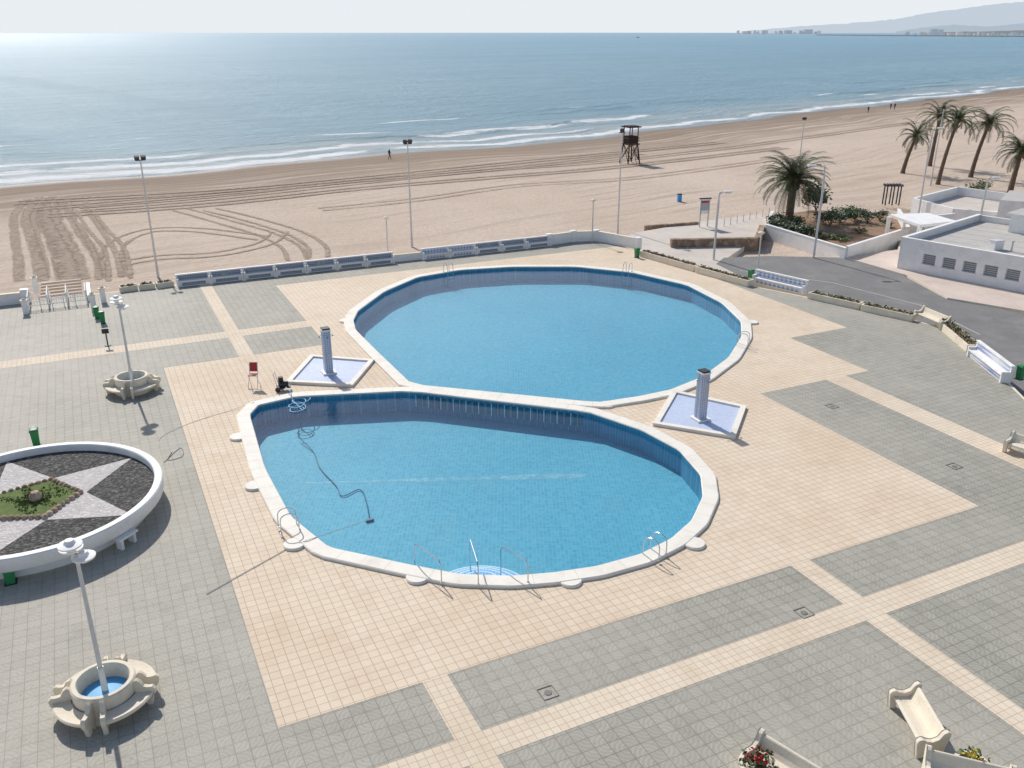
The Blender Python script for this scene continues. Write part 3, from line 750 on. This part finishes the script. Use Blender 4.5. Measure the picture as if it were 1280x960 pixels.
m_=MB(); hp=[P(376,528,-.3),P(374,545,-.8),P(392,565,zz),P(400,585,zz),P(420,607,zz),P(428,620,zz),P(450,612,zz),P(458,628,zz),P(462,650,zz)]
m_.tube(cr(hp),.024,'hosed'); m_.box(hp[-1],(.34,.14,.07),'hosed',.5); m_.build("underwater_vacuum_hose",True)
m_=MB(); a=P(258,742,.03);b=P(362,684,.03); m_.tube([a,b,P(385,675,.16),P(466,648,-.0)],.016,'galv',6); m_.build("telescopic_pole")
m_=MB(); m_.tube(cr([P(198,558,.02),P(203,545,.02),P(240,528,.02),P(285,514,.02),P(318,503,.14)]),.010,'conc',6); m_.tube(cr([P(205,578,.02),P(225,560,.02),P(228,570,.02),P(210,575,.02),P(215,565,.02)]),.012,'manh',6); m_.build("garden_hose",True)
m_=MB(); p=P(355,488); 
m_.box((p.x,p.y,.22),(.75,.45,.05),'dark',.3); m_.cyl((p.x-.2,p.y-.1,.4),(p.x+.25,p.y+.05,.4),.14,.14,'dark',14); m_.cyl((p.x-.15,p.y+.1,.25),(p.x-.15,p.y+.1,.75),.15,.13,'dark',14)
for s in(-1,1): m_.cyl((p.x-.25,p.y+.27*s,.14),(p.x-.25,p.y+.31*s,.14),.14,.14,'dark',16); m_.tube([(p.x-.3,p.y+.18*s,.25),(p.x-.45,p.y+.18*s,1.0)],.018,'steel')
m_.tube([(p.x-.45,p.y-.18,1.0),(p.x-.45,p.y+.18,1.0)],.018,'steel'); m_.build("pool_pump_cart",True)
m_=MB(); p=P(318,484); 
for sx in(-1,1):
    m_.tube([(p.x+.25*sx,p.y-.28,0),(p.x+.22*sx,p.y+.2,.85)],.02,'white'); m_.tube([(p.x+.25*sx,p.y+.3,0),(p.x+.22*sx,p.y-.2,.8)],.02,'white'); m_.tube([(p.x+.22*sx,p.y+.15,.75),(p.x+.22*sx,p.y+.3,1.35)],.02,'white')
m_.tube([(p.x-.25,p.y-.28,.02),(p.x+.25,p.y-.28,.02)],.02,'white');m_.tube([(p.x-.22,p.y+.3,1.35),(p.x+.22,p.y+.3,1.35)],.02,'white'); m_.tube([(p.x-.22,p.y-.2,.8),(p.x+.22,p.y-.2,.8)],.02,'white')
m_.box((p.x,p.y-.02,.74),(.42,.4,.04),'red'); m_.box((p.x,p.y+.25,1.1),(.42,.03,.5),'red',0,-.25); m_.build("red_pool_chair")

# ------------------------------------------------------------------ beach stair & gate at left
m_=MB()
g0=W(U(38,378),v_wall); g1=W(U(108,368),v_wall)
vx=W(0,1)-W(0,0); uxv=W(1,0)-W(0,0)
Lw=(g1-g0).length
for i in range(6):
    q=(g0+g1)/2+vx*(.35+i*.32); m_.box((q.x,q.y,-.1-i*.19-.3),(Lw,.34,.6),'conc',TH)
for s,b in((-1,g0),(1,g1)):
    m_.wall(b+uxv*s*.2-vx*1.8,b+uxv*s*.2+vx*2.2,.25,-1.2,.42,'white')
for t in (0,.33,.66,1):
    b=g0.lerp(g1,t)
    pr=[b-vx*2.4+Vector((0,0,.95)),b+Vector((0,0,.95)),b+vx*2.1+Vector((0,0,-.2))]
    m_.tube(pr,.04,'white',6); m_.tube([x-Vector((0,0,.4)) for x in pr],.03,'white',6)
    for x in pr: m_.tube([x,x-Vector((0,0,.97))],.04,'white',6)
for i in range(22):
    q=(g0+g1)/2+vx*(2.6+i*.34); m_.box((q.x,q.y,-1.10),(Lw*.8,.28,.06),'soil' if i%3 else 'walk',TH+random.uniform(-.02,.02))
m_.build("beach_stairs_with_rails")
m_=MB()
for t in [0,.2,.4,.6,.8,1.0]:
    q=g0.lerp(g1,t)-vx*2.4; m_.tube([q,q+Vector((0,0,.9))],.035,'white',6)
a=g0-vx*2.4;b=g1-vx*2.4
for z in(.3,.6,.9): m_.tube([a+Vector((0,0,z)),b+Vector((0,0,z))],.028,'white',6)
for k in range(24): q=a.lerp(b,(k+.5)/24); m_.tube([q+Vector((0,0,.3)),q+Vector((0,0,.9))],.012,'white',4)
m_.build("metal_railing")
m_=MB(); a=W(U(-60,385),v_wall-.2);b=W(U(33,376),v_wall-.2); m_.wall(a,b,.3,0,.75,'white'); m_.wall(a,b,.4,.75,.81,'conc'); m_.box((b.x,b.y,.5),(.5,.5,1.0),'white',TH); m_.build("parapet_wall",bevel=.01)
for q,h in(((118,388),1.1),((130,378),1.0),((46,366),1.1),((33,392),.9)):
    m_=MB(); p=P(*q); m_.box((p.x,p.y,h/2),(.36,.36,h),'white',TH); m_.box((p.x,p.y,h+.04),(.46,.46,.08),'conc',TH); m_.lathe((p.x,p.y,h+.08),[(.2,0),(.12,.1),(.001,.16)],'conc',4); m_.build("gate_pillar",bevel=.01)
m_=MB(); p=P(135,432); m_.cyl((p.x,p.y,0),(p.x,p.y,1.0),.04,.04,'dark'); m_.box((p.x,p.y-.03,.95),(.4,.04,.3),'dark',.3); m_.lathe((p.x,p.y,0),[(.001,.04),(.18,.04),(.2,0)],'dark',16); m_.build("rules_sign")

# ------------------------------------------------------------------ lamps & posts
def flood(name,x,y,yt,z=-1.15,r=.09,heads=2,hs=.5):
    p=PG(x,y) if z is None else P(x,y,z); H=ZT(p,yt); m_=MB()
    m_.cyl((p.x,p.y,p.z),(p.x,p.y,p.z+1),r*1.3,r*1.2,'galv'); m_.cyl((p.x,p.y,p.z+1),(p.x,p.y,H-.2),r,r*.6,'galv')
    m_.box((p.x,p.y,H-.2),(.8*hs*2,.08,.08),'dark',.6)
    for k in range(heads):
        q=(k-(heads-1)/2)*.5; m_.box((p.x+q*math.cos(.6)*hs*2,p.y+q*math.sin(.6)*hs*2,H),(.5*hs*1.4,.25,.4*hs*1.4),'dark',.6,.5)
    m_.build(name,True)
flood("beach_floodlight_mast",198,347,197); flood("beach_floodlight_mast",515,308,177,z=-1.1); flood("beach_floodlight_mast",772,292,163,r=.08,heads=1); flood("beach_floodlight_mast",1000,196,148,z=None)
flood("beach_floodlight_mast",1163,232,134,heads=1)
def plamp(x,y,yt,z=0.,r=.05):
    p=P(x,y,z); H=ZT(p,yt); m_=MB(); m_.cyl(p,(p.x,p.y,H),r*1.2,r,'galv'); m_.lathe((p.x,p.y,H),[(.001,-.05),(.12,0),(.25,.1),(.26,.16),(.1,.26),(.001,.28)],'conc',16); m_.build("promenade_lamp",True)
plamp(485,316,274); plamp(740,303,252); plamp(946,346,293,0)
def slamp(x,y,yt,ang,z=-.6,arm=1.6):
    p=P(x,y,z); H=ZT(p,yt); m_=MB(); d=Vector((math.cos(ang),math.sin(ang),0))
    m_.tube(cr([p,p+Vector((0,0,(H-z)*.9)),Vector((p.x,p.y,H-.1))+d*arm*.4,Vector((p.x,p.y,H))+d*arm]),[.1]*8+[.07]*8+[.05]*9,'galv',8)
    q=Vector((p.x,p.y,H))+d*(arm+.25); m_.box(q,(.7,.28,.14),'white',ang); m_.box(q-Vector((0,0,.08)),(.5,.2,.04),'dark',ang); m_.build("street_lamp",True)
slamp(1017,322,207,math.pi,arm=.9); slamp(892,324,240,0.1,arm=.5); slamp(1220,300,222,0,arm=.5); slamp(1148,268,160,0,z=-.8,arm=.6) ; slamp(1290,470,395,math.pi,0,arm=.2)

# ------------------------------------------------------------------ lifeguard tower
p=PG(787,204); H=ZT(p,157)-p.z; m_=MB(); w0,w1=1.15,.78; hp=H*.52; rz=.5
R=Matrix.Rotation(rz,3,'Z')
def TP(x,y,z): return Vector(p)+R@Vector((x,y,z))
for sx in(-1,1):
    for sy in(-1,1): m_.tube([TP(sx*w0,sy*w0,-.2),TP(sx*w1,sy*w1,hp)],.10,'wood',6); m_.tube([TP(sx*w1,sy*w1,hp),TP(sx*w1,sy*w1,H-.25)],.08,'wood',6)
for a in(((-1,-1),(1,-1)),((1,-1),(1,1)),((1,1),(-1,1)),((-1,1),(-1,-1))):
    (x0,y0),(x1,y1)=a; wm=1.1
    m_.tube([TP(x0*w0,y0*w0,.2),TP(x1*w1,y1*w1,hp)],.05,'wood',5); m_.tube([TP(x1*w0,y1*w0,.2),TP(x0*w1,y0*w1,hp)],.05,'wood',5)
    for z in(hp+.5,hp+.9): m_.tube([TP(x0*w1*1.25,y0*w1*1.25,z),TP(x1*w1*1.25,y1*w1*1.25,z)],.05,'wood',5)
    q=TP((x0+x1)/2*w1,(y0+y1)/2*w1,hp+.65); m_.box(q,(w1*2.0 if y0==y1 else .06,.06 if y0==y1 else w1*2.0,1.1),'wood',rz)
q=TP(0,0,hp); m_.box(q,(w1*2.7,w1*2.7,.14),'wood',rz); q=TP(0,0,H-.16); m_.box(q,(w1*2.9,w1*2.9,.16),'wood',rz); q=TP(0,0,H-.04);m_.box(q,(w1*2.2,w1*2.2,.12),'wood',rz)
for s in(-.3,.3): m_.tube([TP(s,-w1*1.3,hp),TP(s,-2.3,-.1)],.04,'wood',5)
for k in range(9): t=k/9+.05; m_.tube([TP(-.3,-w1*1.3*(1-t)-2.3*t,hp*(1-t)),TP(.3,-w1*1.3*(1-t)-2.3*t,hp*(1-t))],.03,'wood',5)
m_.build("lifeguard_tower")

# ------------------------------------------------------------------ palms
def palm(x,y,yc,r,z=-1.0,nf=60,leafl=40,tr=.3,lean=(0,0),fat=False,lw=.035,droop=.11):
    p=P(x,y,z) if z is not None else PG(x,y); H=ZT(p,yc); m_=MB()
    top=Vector((p.x+lean[0],p.y+lean[1],H)); n=14; ptt=[];rr=[]
    for i in range(n+1):
        t=i/n; q=p.lerp(top,t)+Vector((lean[0]*(t*t-t)*.6,0,0)); ptt.append(q); rr.append(tr*(1.25-.45*t if not fat else 1.0-.1*t)*(1+.08*(i%2)) * (1.25 if i==0 else 1))
    m_.tube(ptt,rr,'trunk',10)
    m_.sphere(tuple(top-Vector((0,0,.1))),tr*1.5,'trunk',(1,1,1.3),9)
    for i in range(60 if fat else 24):
        a=random.uniform(0,6.28); q=top+Vector((math.cos(a)*tr*1.3,math.sin(a)*tr*1.3,-random.uniform(.1,.9)))
        m_.tube([q-Vector((0,0,.2)),q+Vector((math.cos(a)*.15,math.sin(a)*.15,.25))],[.07,.03],'leafy',4)
    for i in range(nf):
        a=i*2.399+random.uniform(-.3,.3); e=math.radians(84-100*((i+.5)/nf)**.9)+random.uniform(-.15,.15)
        l=r*random.uniform(.85,1.2); d=Vector((math.cos(a),math.sin(a),0)); q=top.copy(); el=e; k=9; pts_=[q.copy()]
        for j in range(k):
            q=q+(d*math.cos(el)+Vector((0,0,math.sin(el))))*l/k; pts_.append(q.copy()); el-=droop*(.5+.14*j)
        mt='leafy' if (i>nf*.93) else ('leafd' if i>nf*.6 or random.random()<.3 else 'leaf')
        m_.tube(pts_,[.045*(1-.8*j/k) for j in range(k+1)],'leafy' if mt=='leafy' else 'leaf',3)
        s=Vector((-d.y,d.x,0))
        for j in range(leafl):
            t=(j+1.5)/(leafl+1.5); f=t*k; i0=min(int(f),k-1); b=pts_[i0].lerp(pts_[i0+1],f-i0); tg=(pts_[i0+1]-pts_[i0]).normalized()
            ll=l*.17*(math.sin(math.pi*min(1,t*.9+.08))**.6)+.05
            for sg in(-1,1):
                dr=(s*sg*.8+tg*.75-Vector((0,0,.15+random.uniform(0,.25)))).normalized()
                wv=tg*(lw)
                tip=b+dr*ll*random.uniform(.85,1.1)
                m_.add([b-wv,b+wv,tip],[(0,1,2)],mt)
    m_.build("palm_tree")
palm(986,276,226,4.2,z=-.3,nf=90,leafl=36,tr=.42,fat=True,lw=.035,droop=.18)
palm(1128,217,170,3.3,z=-1.2,nf=34,leafl=20,tr=.24,lean=(1.2,0),lw=.06,droop=.22)
palm(1162,208,146,3.7,z=-1.2,nf=34,leafl=20,tr=.24,lean=(.3,0),lw=.06,droop=.22)
palm(1172,231,150,3.4,z=-1.2,nf=36,leafl=20,tr=.22,lean=(1.2,0),lw=.06,droop=.22)
palm(1213,222,155,3.9,z=-1.2,nf=36,leafl=20,tr=.24,lean=(1.2,0),lw=.06,droop=.22)
palm(1261,246,190,3.6,z=-1.0,nf=48,leafl=22,tr=.28,lean=(.4,0),lw=.06,droop=.2)

# ------------------------------------------------------------------ right-hand road, garden, building
ZR=-.6
def slab(name,px,z,mat,depth=1.2,edge='conc'):
    m_=MB(); pl=[tuple(P(x,y,z)[:2]) for x,y in px]; m_.prism(pl,z-depth,z,edge,mat); return m_.build(name)
slab("promenade_pavement",[(775,298),(792,291),(880,276),(950,268),(975,275),(957,290),(905,325),(960,400),(830,340)],ZR-.05,'walk')
slab("road",[(895,330),(905,322),(960,320),(1058,322),(1130,345),(1180,372),(1280,392),(1500,430),(1500,640),(1290,520),(1215,432),(1140,398),(940,352)],ZR-.02,'asph')
slab("sidewalk",[(1058,322),(1066,319),(1122,312),(1125,300),(1500,330),(1500,424),(1290,390),(1184,372),(1134,344)],ZR+.1,'side')
m_=MB(); 
for (a,b) in [((925,338),(1040,353)),((1040,353),(1150,381)),((1150,381),(1225,418))]:
    a=P(*a,ZR);b=P(*b,ZR); m_.wall(a,b,.10,ZR-.018,ZR-.012,'roof')
m_.build("road_marking")
m_=MB(); a=P(838,308,-.6);b=P(946,306,-.6); m_.wall(a,b,.6,-1.3,.1,'rubble'); m_.wall(b,P(952,290,-.6),.6,-1.3,.12,'rubble'); m_.build("rubble_stone_wall",bevel=.04)
m_=MB(); a=P(806,288,-.9);b=P(872,283,-.9); m_.wall(a,b,.4,-1.4,-.4,'rubble'); m_.build("rubble_stone_wall",bevel=.04)
gz=-.45
gp=[(957,290),(1057,321),(1134,296),(1122,272),(1020,262),(965,270)]
slab("garden_soil",gp,gz,'soil')
m_=MB(); w3=[P(x,y,gz) for x,y in gp]
for i,j,h in((0,1,.75),(1,2,.9),(2,3,.9),(5,0,.5)):
    a,b=w3[i],w3[j]; m_.wall(a,b,.25,-1.2,gz+h,'white'); m_.wall(a,b,.31,gz+h+.002,gz+h+.05,'white')
m_.build("white_garden_wall",bevel=.01)
def shrub(name,x,y,rx,rz_,n=500,z=gz,mats=('bush','bush','bushl'),sz=.12,ry=None):
    p=P(x,y,z); m_=MB(); ry=ry or rx
    for k in range(5): m_.tube([p,p+Vector((random.uniform(-.5,.5)*rx,random.uniform(-.5,.5)*ry,rz_*.9))],[.05,.02],'trunk',5)
    for k in range(7):
        q=p+Vector((random.uniform(-.6,.6)*rx,random.uniform(-.6,.6)*ry,rz_*random.uniform(.6,1.3))); m_.clump(q,(rx*.55,ry*.55,rz_*.6),n//7,sz,mats)
    m_.build(name)
for x,y in [(966,287),(977,289),(988,292),(1000,295),(1012,298),(972,281),(992,285)]: shrub("hedge",x,y,1.25,.7,800,mats=('bush','bush','leafd'))
shrub("shrub",1038,281,1.7,1.0,900,mats=('bush','bush','leafd')); shrub("shrub",1050,277,1.5,1.1,900); shrub("shrub",1068,275,1.3,.9,700,mats=('bush','bushl')); shrub("shrub",1020,264,1.6,2.0,1300,mats=('bush','leafd'),sz=.16)
shrub("shrub",1084,279,1.3,.8,500,mats=('bush','leafd')); shrub("shrub",1100,276,1.2,.7,400,mats=('leafy','bush')); shrub("shrub",1075,292,.9,.35,200,mats=('leafy','bush')); shrub("shrub",1030,298,1.2,.3,300,mats=('leafy','bushl')); shrub("shrub",1055,300,1.4,.25,300,mats=('soft','bushl')); shrub("shrub",1222,246,1.8,1.2,900,z=-.6,mats=('bush','bushl')); shrub("shrub",1108,284,.8,.5,220)
zb=ZR+.1
p1=P(1121,335,zb); p2=P(1281,366,zb); ex=(p2-p1); ex.z=0; ex.normalize(); bk=Vector((-ex.y,ex.x,0)); 
if bk.x<0: bk=-bk
HB=ZT(p1,297)
root=bpy.data.objects.new("white_flat_roof_building",None); S.collection.objects.link(root)
def part(m_,name,**k): o=m_.build(name,**k); o.parent=root; return o
def pl(a,b,z=0): q=p1+ex*a+bk*b; return Vector((q.x,q.y,z))
LB,DB=26,15
m_=MB()
th=.25; zr=HB-.55
zw0,zw1=zb+.75,zb+1.6
nx=[(2.0+i*1.62,2.0+i*1.62+1.05) for i in range(14)]
def fb(a0,a1,z0,z1): 
    q=pl((a0+a1)/2,th/2,(z0+z1)/2); m_.box(q,(a1-a0,th,z1-z0),'white',math.atan2(ex.y,ex.x))
fb(0,LB,zb-.6,zw0); fb(0,LB,zw1,HB); prev=0
for a,b in nx: fb(prev,a,zw0,zw1); prev=b
fb(prev,LB,zw0,zw1)
m_.wall(pl(.12,th+.001),pl(.12,DB),.25,zb-.6,HB,'white'); m_.wall(pl(0,DB),pl(LB,DB),.25,zb-.6,HB-.01,'white'); m_.wall(pl(LB,.3),pl(LB,DB),.25,zb-.6,HB-.01,'white')
part(m_,"walls")
m_=MB(); m_.prism([tuple(pl(a,b)[:2]) for a,b in((.25,.25),(LB-.2,.25),(LB-.2,DB-.1),(.25,DB-.1))],zr-.2,zr,'roof'); 
for k in range(1,12): m_.wall(pl(k*2.1,.3),pl(k*2.1,DB-.2),.05,zr+.002,zr+.012,'conc')
for k in range(1,7): m_.wall(pl(.3,k*2.1),pl(LB-.3,k*2.1),.05,zr+.016,zr+.024,'conc')
part(m_,"roof_terrace")
m_=MB(); m_.wall(pl(-.05,.12),pl(LB,.12),.33,HB+.002,HB+.07,'white'); m_.wall(pl(.12,.3),pl(.12,DB),.33,HB+.002,HB+.07,'white'); part(m_,"parapet_cap")
m_=MB()
for a,b in nx:
    q=pl((a+b)/2,.17,(zw0+zw1)/2); m_.box(q,(b-a,.03,zw1-zw0),'shutter',math.atan2(ex.y,ex.x))
    for k in range(5): m_.box(pl((a+b)/2,.145,zw0+.1+k*.16),(b-a-.08,.02,.04),'glass',math.atan2(ex.y,ex.x))
    for t in(0,1): m_.box(pl(a+.03+(b-a-.06)*t,.12,(zw0+zw1)/2),(.06,.05,zw1-zw0),'galv',math.atan2(ex.y,ex.x))
    m_.box(pl((a+b)/2,-.03,zw0-.03),(b-a+.1,.12,.05),'white',math.atan2(ex.y,ex.x))
part(m_,"windows")
m_=MB(); m_.wall(pl(4,DB-3.2),pl(14,DB-3.2),.2,zr,HB+.9,'white'); m_.prism([tuple(pl(a,b)[:2]) for a,b in((3.6,DB-3.4),(14,DB-3.4),(14,DB),(3.6,DB))],HB+.9,HB+1.1,'white','roof')
for a,b,s in((6,4,.9),(9.5,7,.7),(13,5,1.0),(16,9,.8)):
    m_.box(pl(a,b,zr+.35),(s,s*.7,.7),'white',.3); m_.box(pl(a,b,zr+.74),(s+.1,s*.7+.1,.06),'galv',.3)
    m_.cyl(pl(a+1.2,b,zr),pl(a+1.2,b,zr+.8),.08,.08,'galv'); m_.lathe(tuple(pl(a+1.2,b,zr+.8)),[(.14,0),(.14,.1),(.001,.16)],'galv',10)
part(m_,"roof_structures")
m_=MB(); q=[P(x,y,1.6) for x,y in((1112,268),(1160,266),(1196,276),(1150,281))]; m_.prism([tuple(x[:2]) for x in q],1.35,1.6,'white')
for x in q: m_.box((x.x,x.y,.35),(.3,.3,2.0),'white',.3)
a=P(1128,292,-.5);b=P(1190,285,-.5); m_.wall(a,b,.25,-.8,1.0,'white')
m_.build("entrance_canopy",bevel=.01)
m_=MB(); q=[P(x,y,-.6) for x,y in((1140,262),(1195,247),(1300,262),(1300,285),(1190,276))]
for a,b in zip(q,q[1:]+q[:1]): m_.wall(a,b,.3,-1.2,.7,'white')
m_.prism([tuple(x[:2]) for x in q],-1.2,-.3,'walk'); m_.build("white_annex_wall")
m_=MB(); q=[P(x,y,2.2) for x,y in((1250,250),(1340,256),(1340,240),(1262,238))]; m_.prism([tuple(x[:2]) for x in q],-.8,2.2,'white','roof'); m_.box((q[0].x+3,q[0].y-.2,.9),(1.4,.1,1.2),'glass',-.1); m_.build("white_beach_house")
m_=MB(); p=P(879,283,-.6); H=ZT(p,249); rz=.25
for s in(-.45,.45): m_.box((p.x+s*math.cos(rz),p.y+s*math.sin(rz),(H-.6)/2),(.12,.12,H+.6),'galv',rz)
m_.box((p.x,p.y,H*.5+.45),(1.1,.12,H*.75),'white',rz); m_.box((p.x+.02,p.y-.075,H*.5+.35),(.85,.012,H*.35),'shutter',rz); m_.box((p.x,p.y-.075,H*.83+.1),(.8,.012,.25),'red',rz); m_.box((p.x,p.y-.02,H+.1),(1.25,.2,.12),'dark',rz); m_.build("information_sign")
m_=MB(); p=P(849,252,-1.15); m_.box((p.x,p.y,-.72),(.5,.4,.85),'bluep',.2); m_.box((p.x,p.y,-.25),(.56,.46,.1),'dark',.2); m_.cyl((p.x-.2,p.y+.2,-1.1),(p.x+.2,p.y+.2,-1.1),.1,.1,'dark',10)
m_.build("blue_waste_container",bevel=.04)
m_=MB(); p=P(1113,256,-.8)
for sx in(-.8,.0,.8):
    for sy in(-.4,.4): m_.box((p.x+sx,p.y+sy,.3),(.12,.12,2.2),'dark')
m_.box((p.x,p.y-.4,1.45),(2.0,.14,.14),'dark');m_.box((p.x,p.y+.4,1.45),(2.0,.14,.14),'dark')
for k in range(6): m_.box((p.x-.9+k*.36,p.y,1.57),(.08,1.1,.08),'dark')
m_.build("wooden_pergola")
m_=MB()
for x in range(0,9):
    a=P(905+x*8,283-x*2,-.65); m_.tube([a,a+Vector((0,0,.8))],.04,'galv',6)
m_.build("metal_bollards")

# ------------------------------------------------------------------ people
def clothes(name,top,bot,skin=(.35,.2,.13),hair=(.03,.02,.015)):
    n=N(name); z=n.sep(n.tc.outputs['Object'])[2]
    c=n.mix(n.m('GREATER_THAN',z,.08),(.04,.03,.03),bot); c=n.mix(n.m('GREATER_THAN',z,.92),c,top); c=n.mix(n.m('GREATER_THAN',z,1.46),c,skin); c=n.mix(n.m('GREATER_THAN',z,1.66),c,hair)
    return n.fin(n.bsdf(c,.8,.2))
def person(p,head,top,bot,stride=.3,sc=1.0):
    j={'pel':(0,0,.93,.14),'sp':(0,.01,1.15,.125),'ch':(0,.02,1.34,.15),'nk':(0,.03,1.47,.055),'hd0':(0,.05,1.56,.075),'hd1':(0,.05,1.66,.095),'hd2':(0,.04,1.73,.06),
     'hl':(-.1,0,.88,.10),'kl':(-.11,stride*.55,.5,.065),'al':(-.11,stride*.75,.09,.04),'fl':(-.11,stride*.75+.14,.04,.035),
     'hr':(.1,0,.88,.10),'kr':(.11,-stride*.2,.49,.065),'ar':(.11,-stride*.9,.12,.04),'fr':(.11,-stride*.9+.13,.04,.035),
     'sl':(-.18,.02,1.39,.06),'el':(-.24,-.12,1.12,.045),'wl':(-.24,-.02,.88,.032),'hdl':(-.24,.03,.78,.035),
     'sr':(.18,.02,1.39,.06),'er':(.24,.08,1.12,.045),'wr':(.24,.22,.92,.032),'hdr':(.24,.27,.83,.035)}
    ed=[('pel','sp'),('sp','ch'),('ch','nk'),('nk','hd0'),('hd0','hd1'),('hd1','hd2'),('pel','hl'),('hl','kl'),('kl','al'),('al','fl'),('pel','hr'),('hr','kr'),('kr','ar'),('ar','fr'),('ch','sl'),('sl','el'),('el','wl'),('wl','hdl'),('ch','sr'),('sr','er'),('er','wr'),('wr','hdr')]
    ks=list(j); me=bpy.data.meshes.new("person"); me.from_pydata([j[k][:3] for k in ks],[(ks.index(a),ks.index(b)) for a,b in ed],[])
    o=bpy.data.objects.new("person",me); S.collection.objects.link(o)
    o.modifiers.new("skin",'SKIN'); 
    for i,k in enumerate(ks): me.skin_vertices[0].data[i].radius=(j[k][3],j[k][3]*.8)
    me.skin_vertices[0].data[0].use_root=True
    s=o.modifiers.new("sub",'SUBSURF'); s.levels=1; s.render_levels=2
    me.materials.append(clothes("clothes",top,bot)); o.location=p; o.rotation_euler[2]=head; o.scale=(sc,)*3
person(PG(487,199),-.9,(.03,.03,.04),(.02,.02,.03),.4); person(PG(1085,141),2.2,(.05,.06,.12),(.03,.03,.04),.35); person(PG(1113,137),2.2,(.25,.05,.05),(.05,.05,.07),.3); person(PG(1118,137),2.2,(.04,.04,.05),(.05,.05,.07),.35)
m_=MB(); p=P(797,47,ZS); m_.prism([(p.x-6,p.y-2),(p.x+5,p.y-2),(p.x+9,p.y),(p.x+5,p.y+2),(p.x-6,p.y+2)],ZS,ZS+2,'shutter'); m_.box((p.x-1,p.y,ZS+3),(5,3,2.2),'white'); m_.cyl((p.x,p.y,ZS+4),(p.x,p.y,ZS+9),.2,.1,'dark',6); m_.build("fishing_boat")
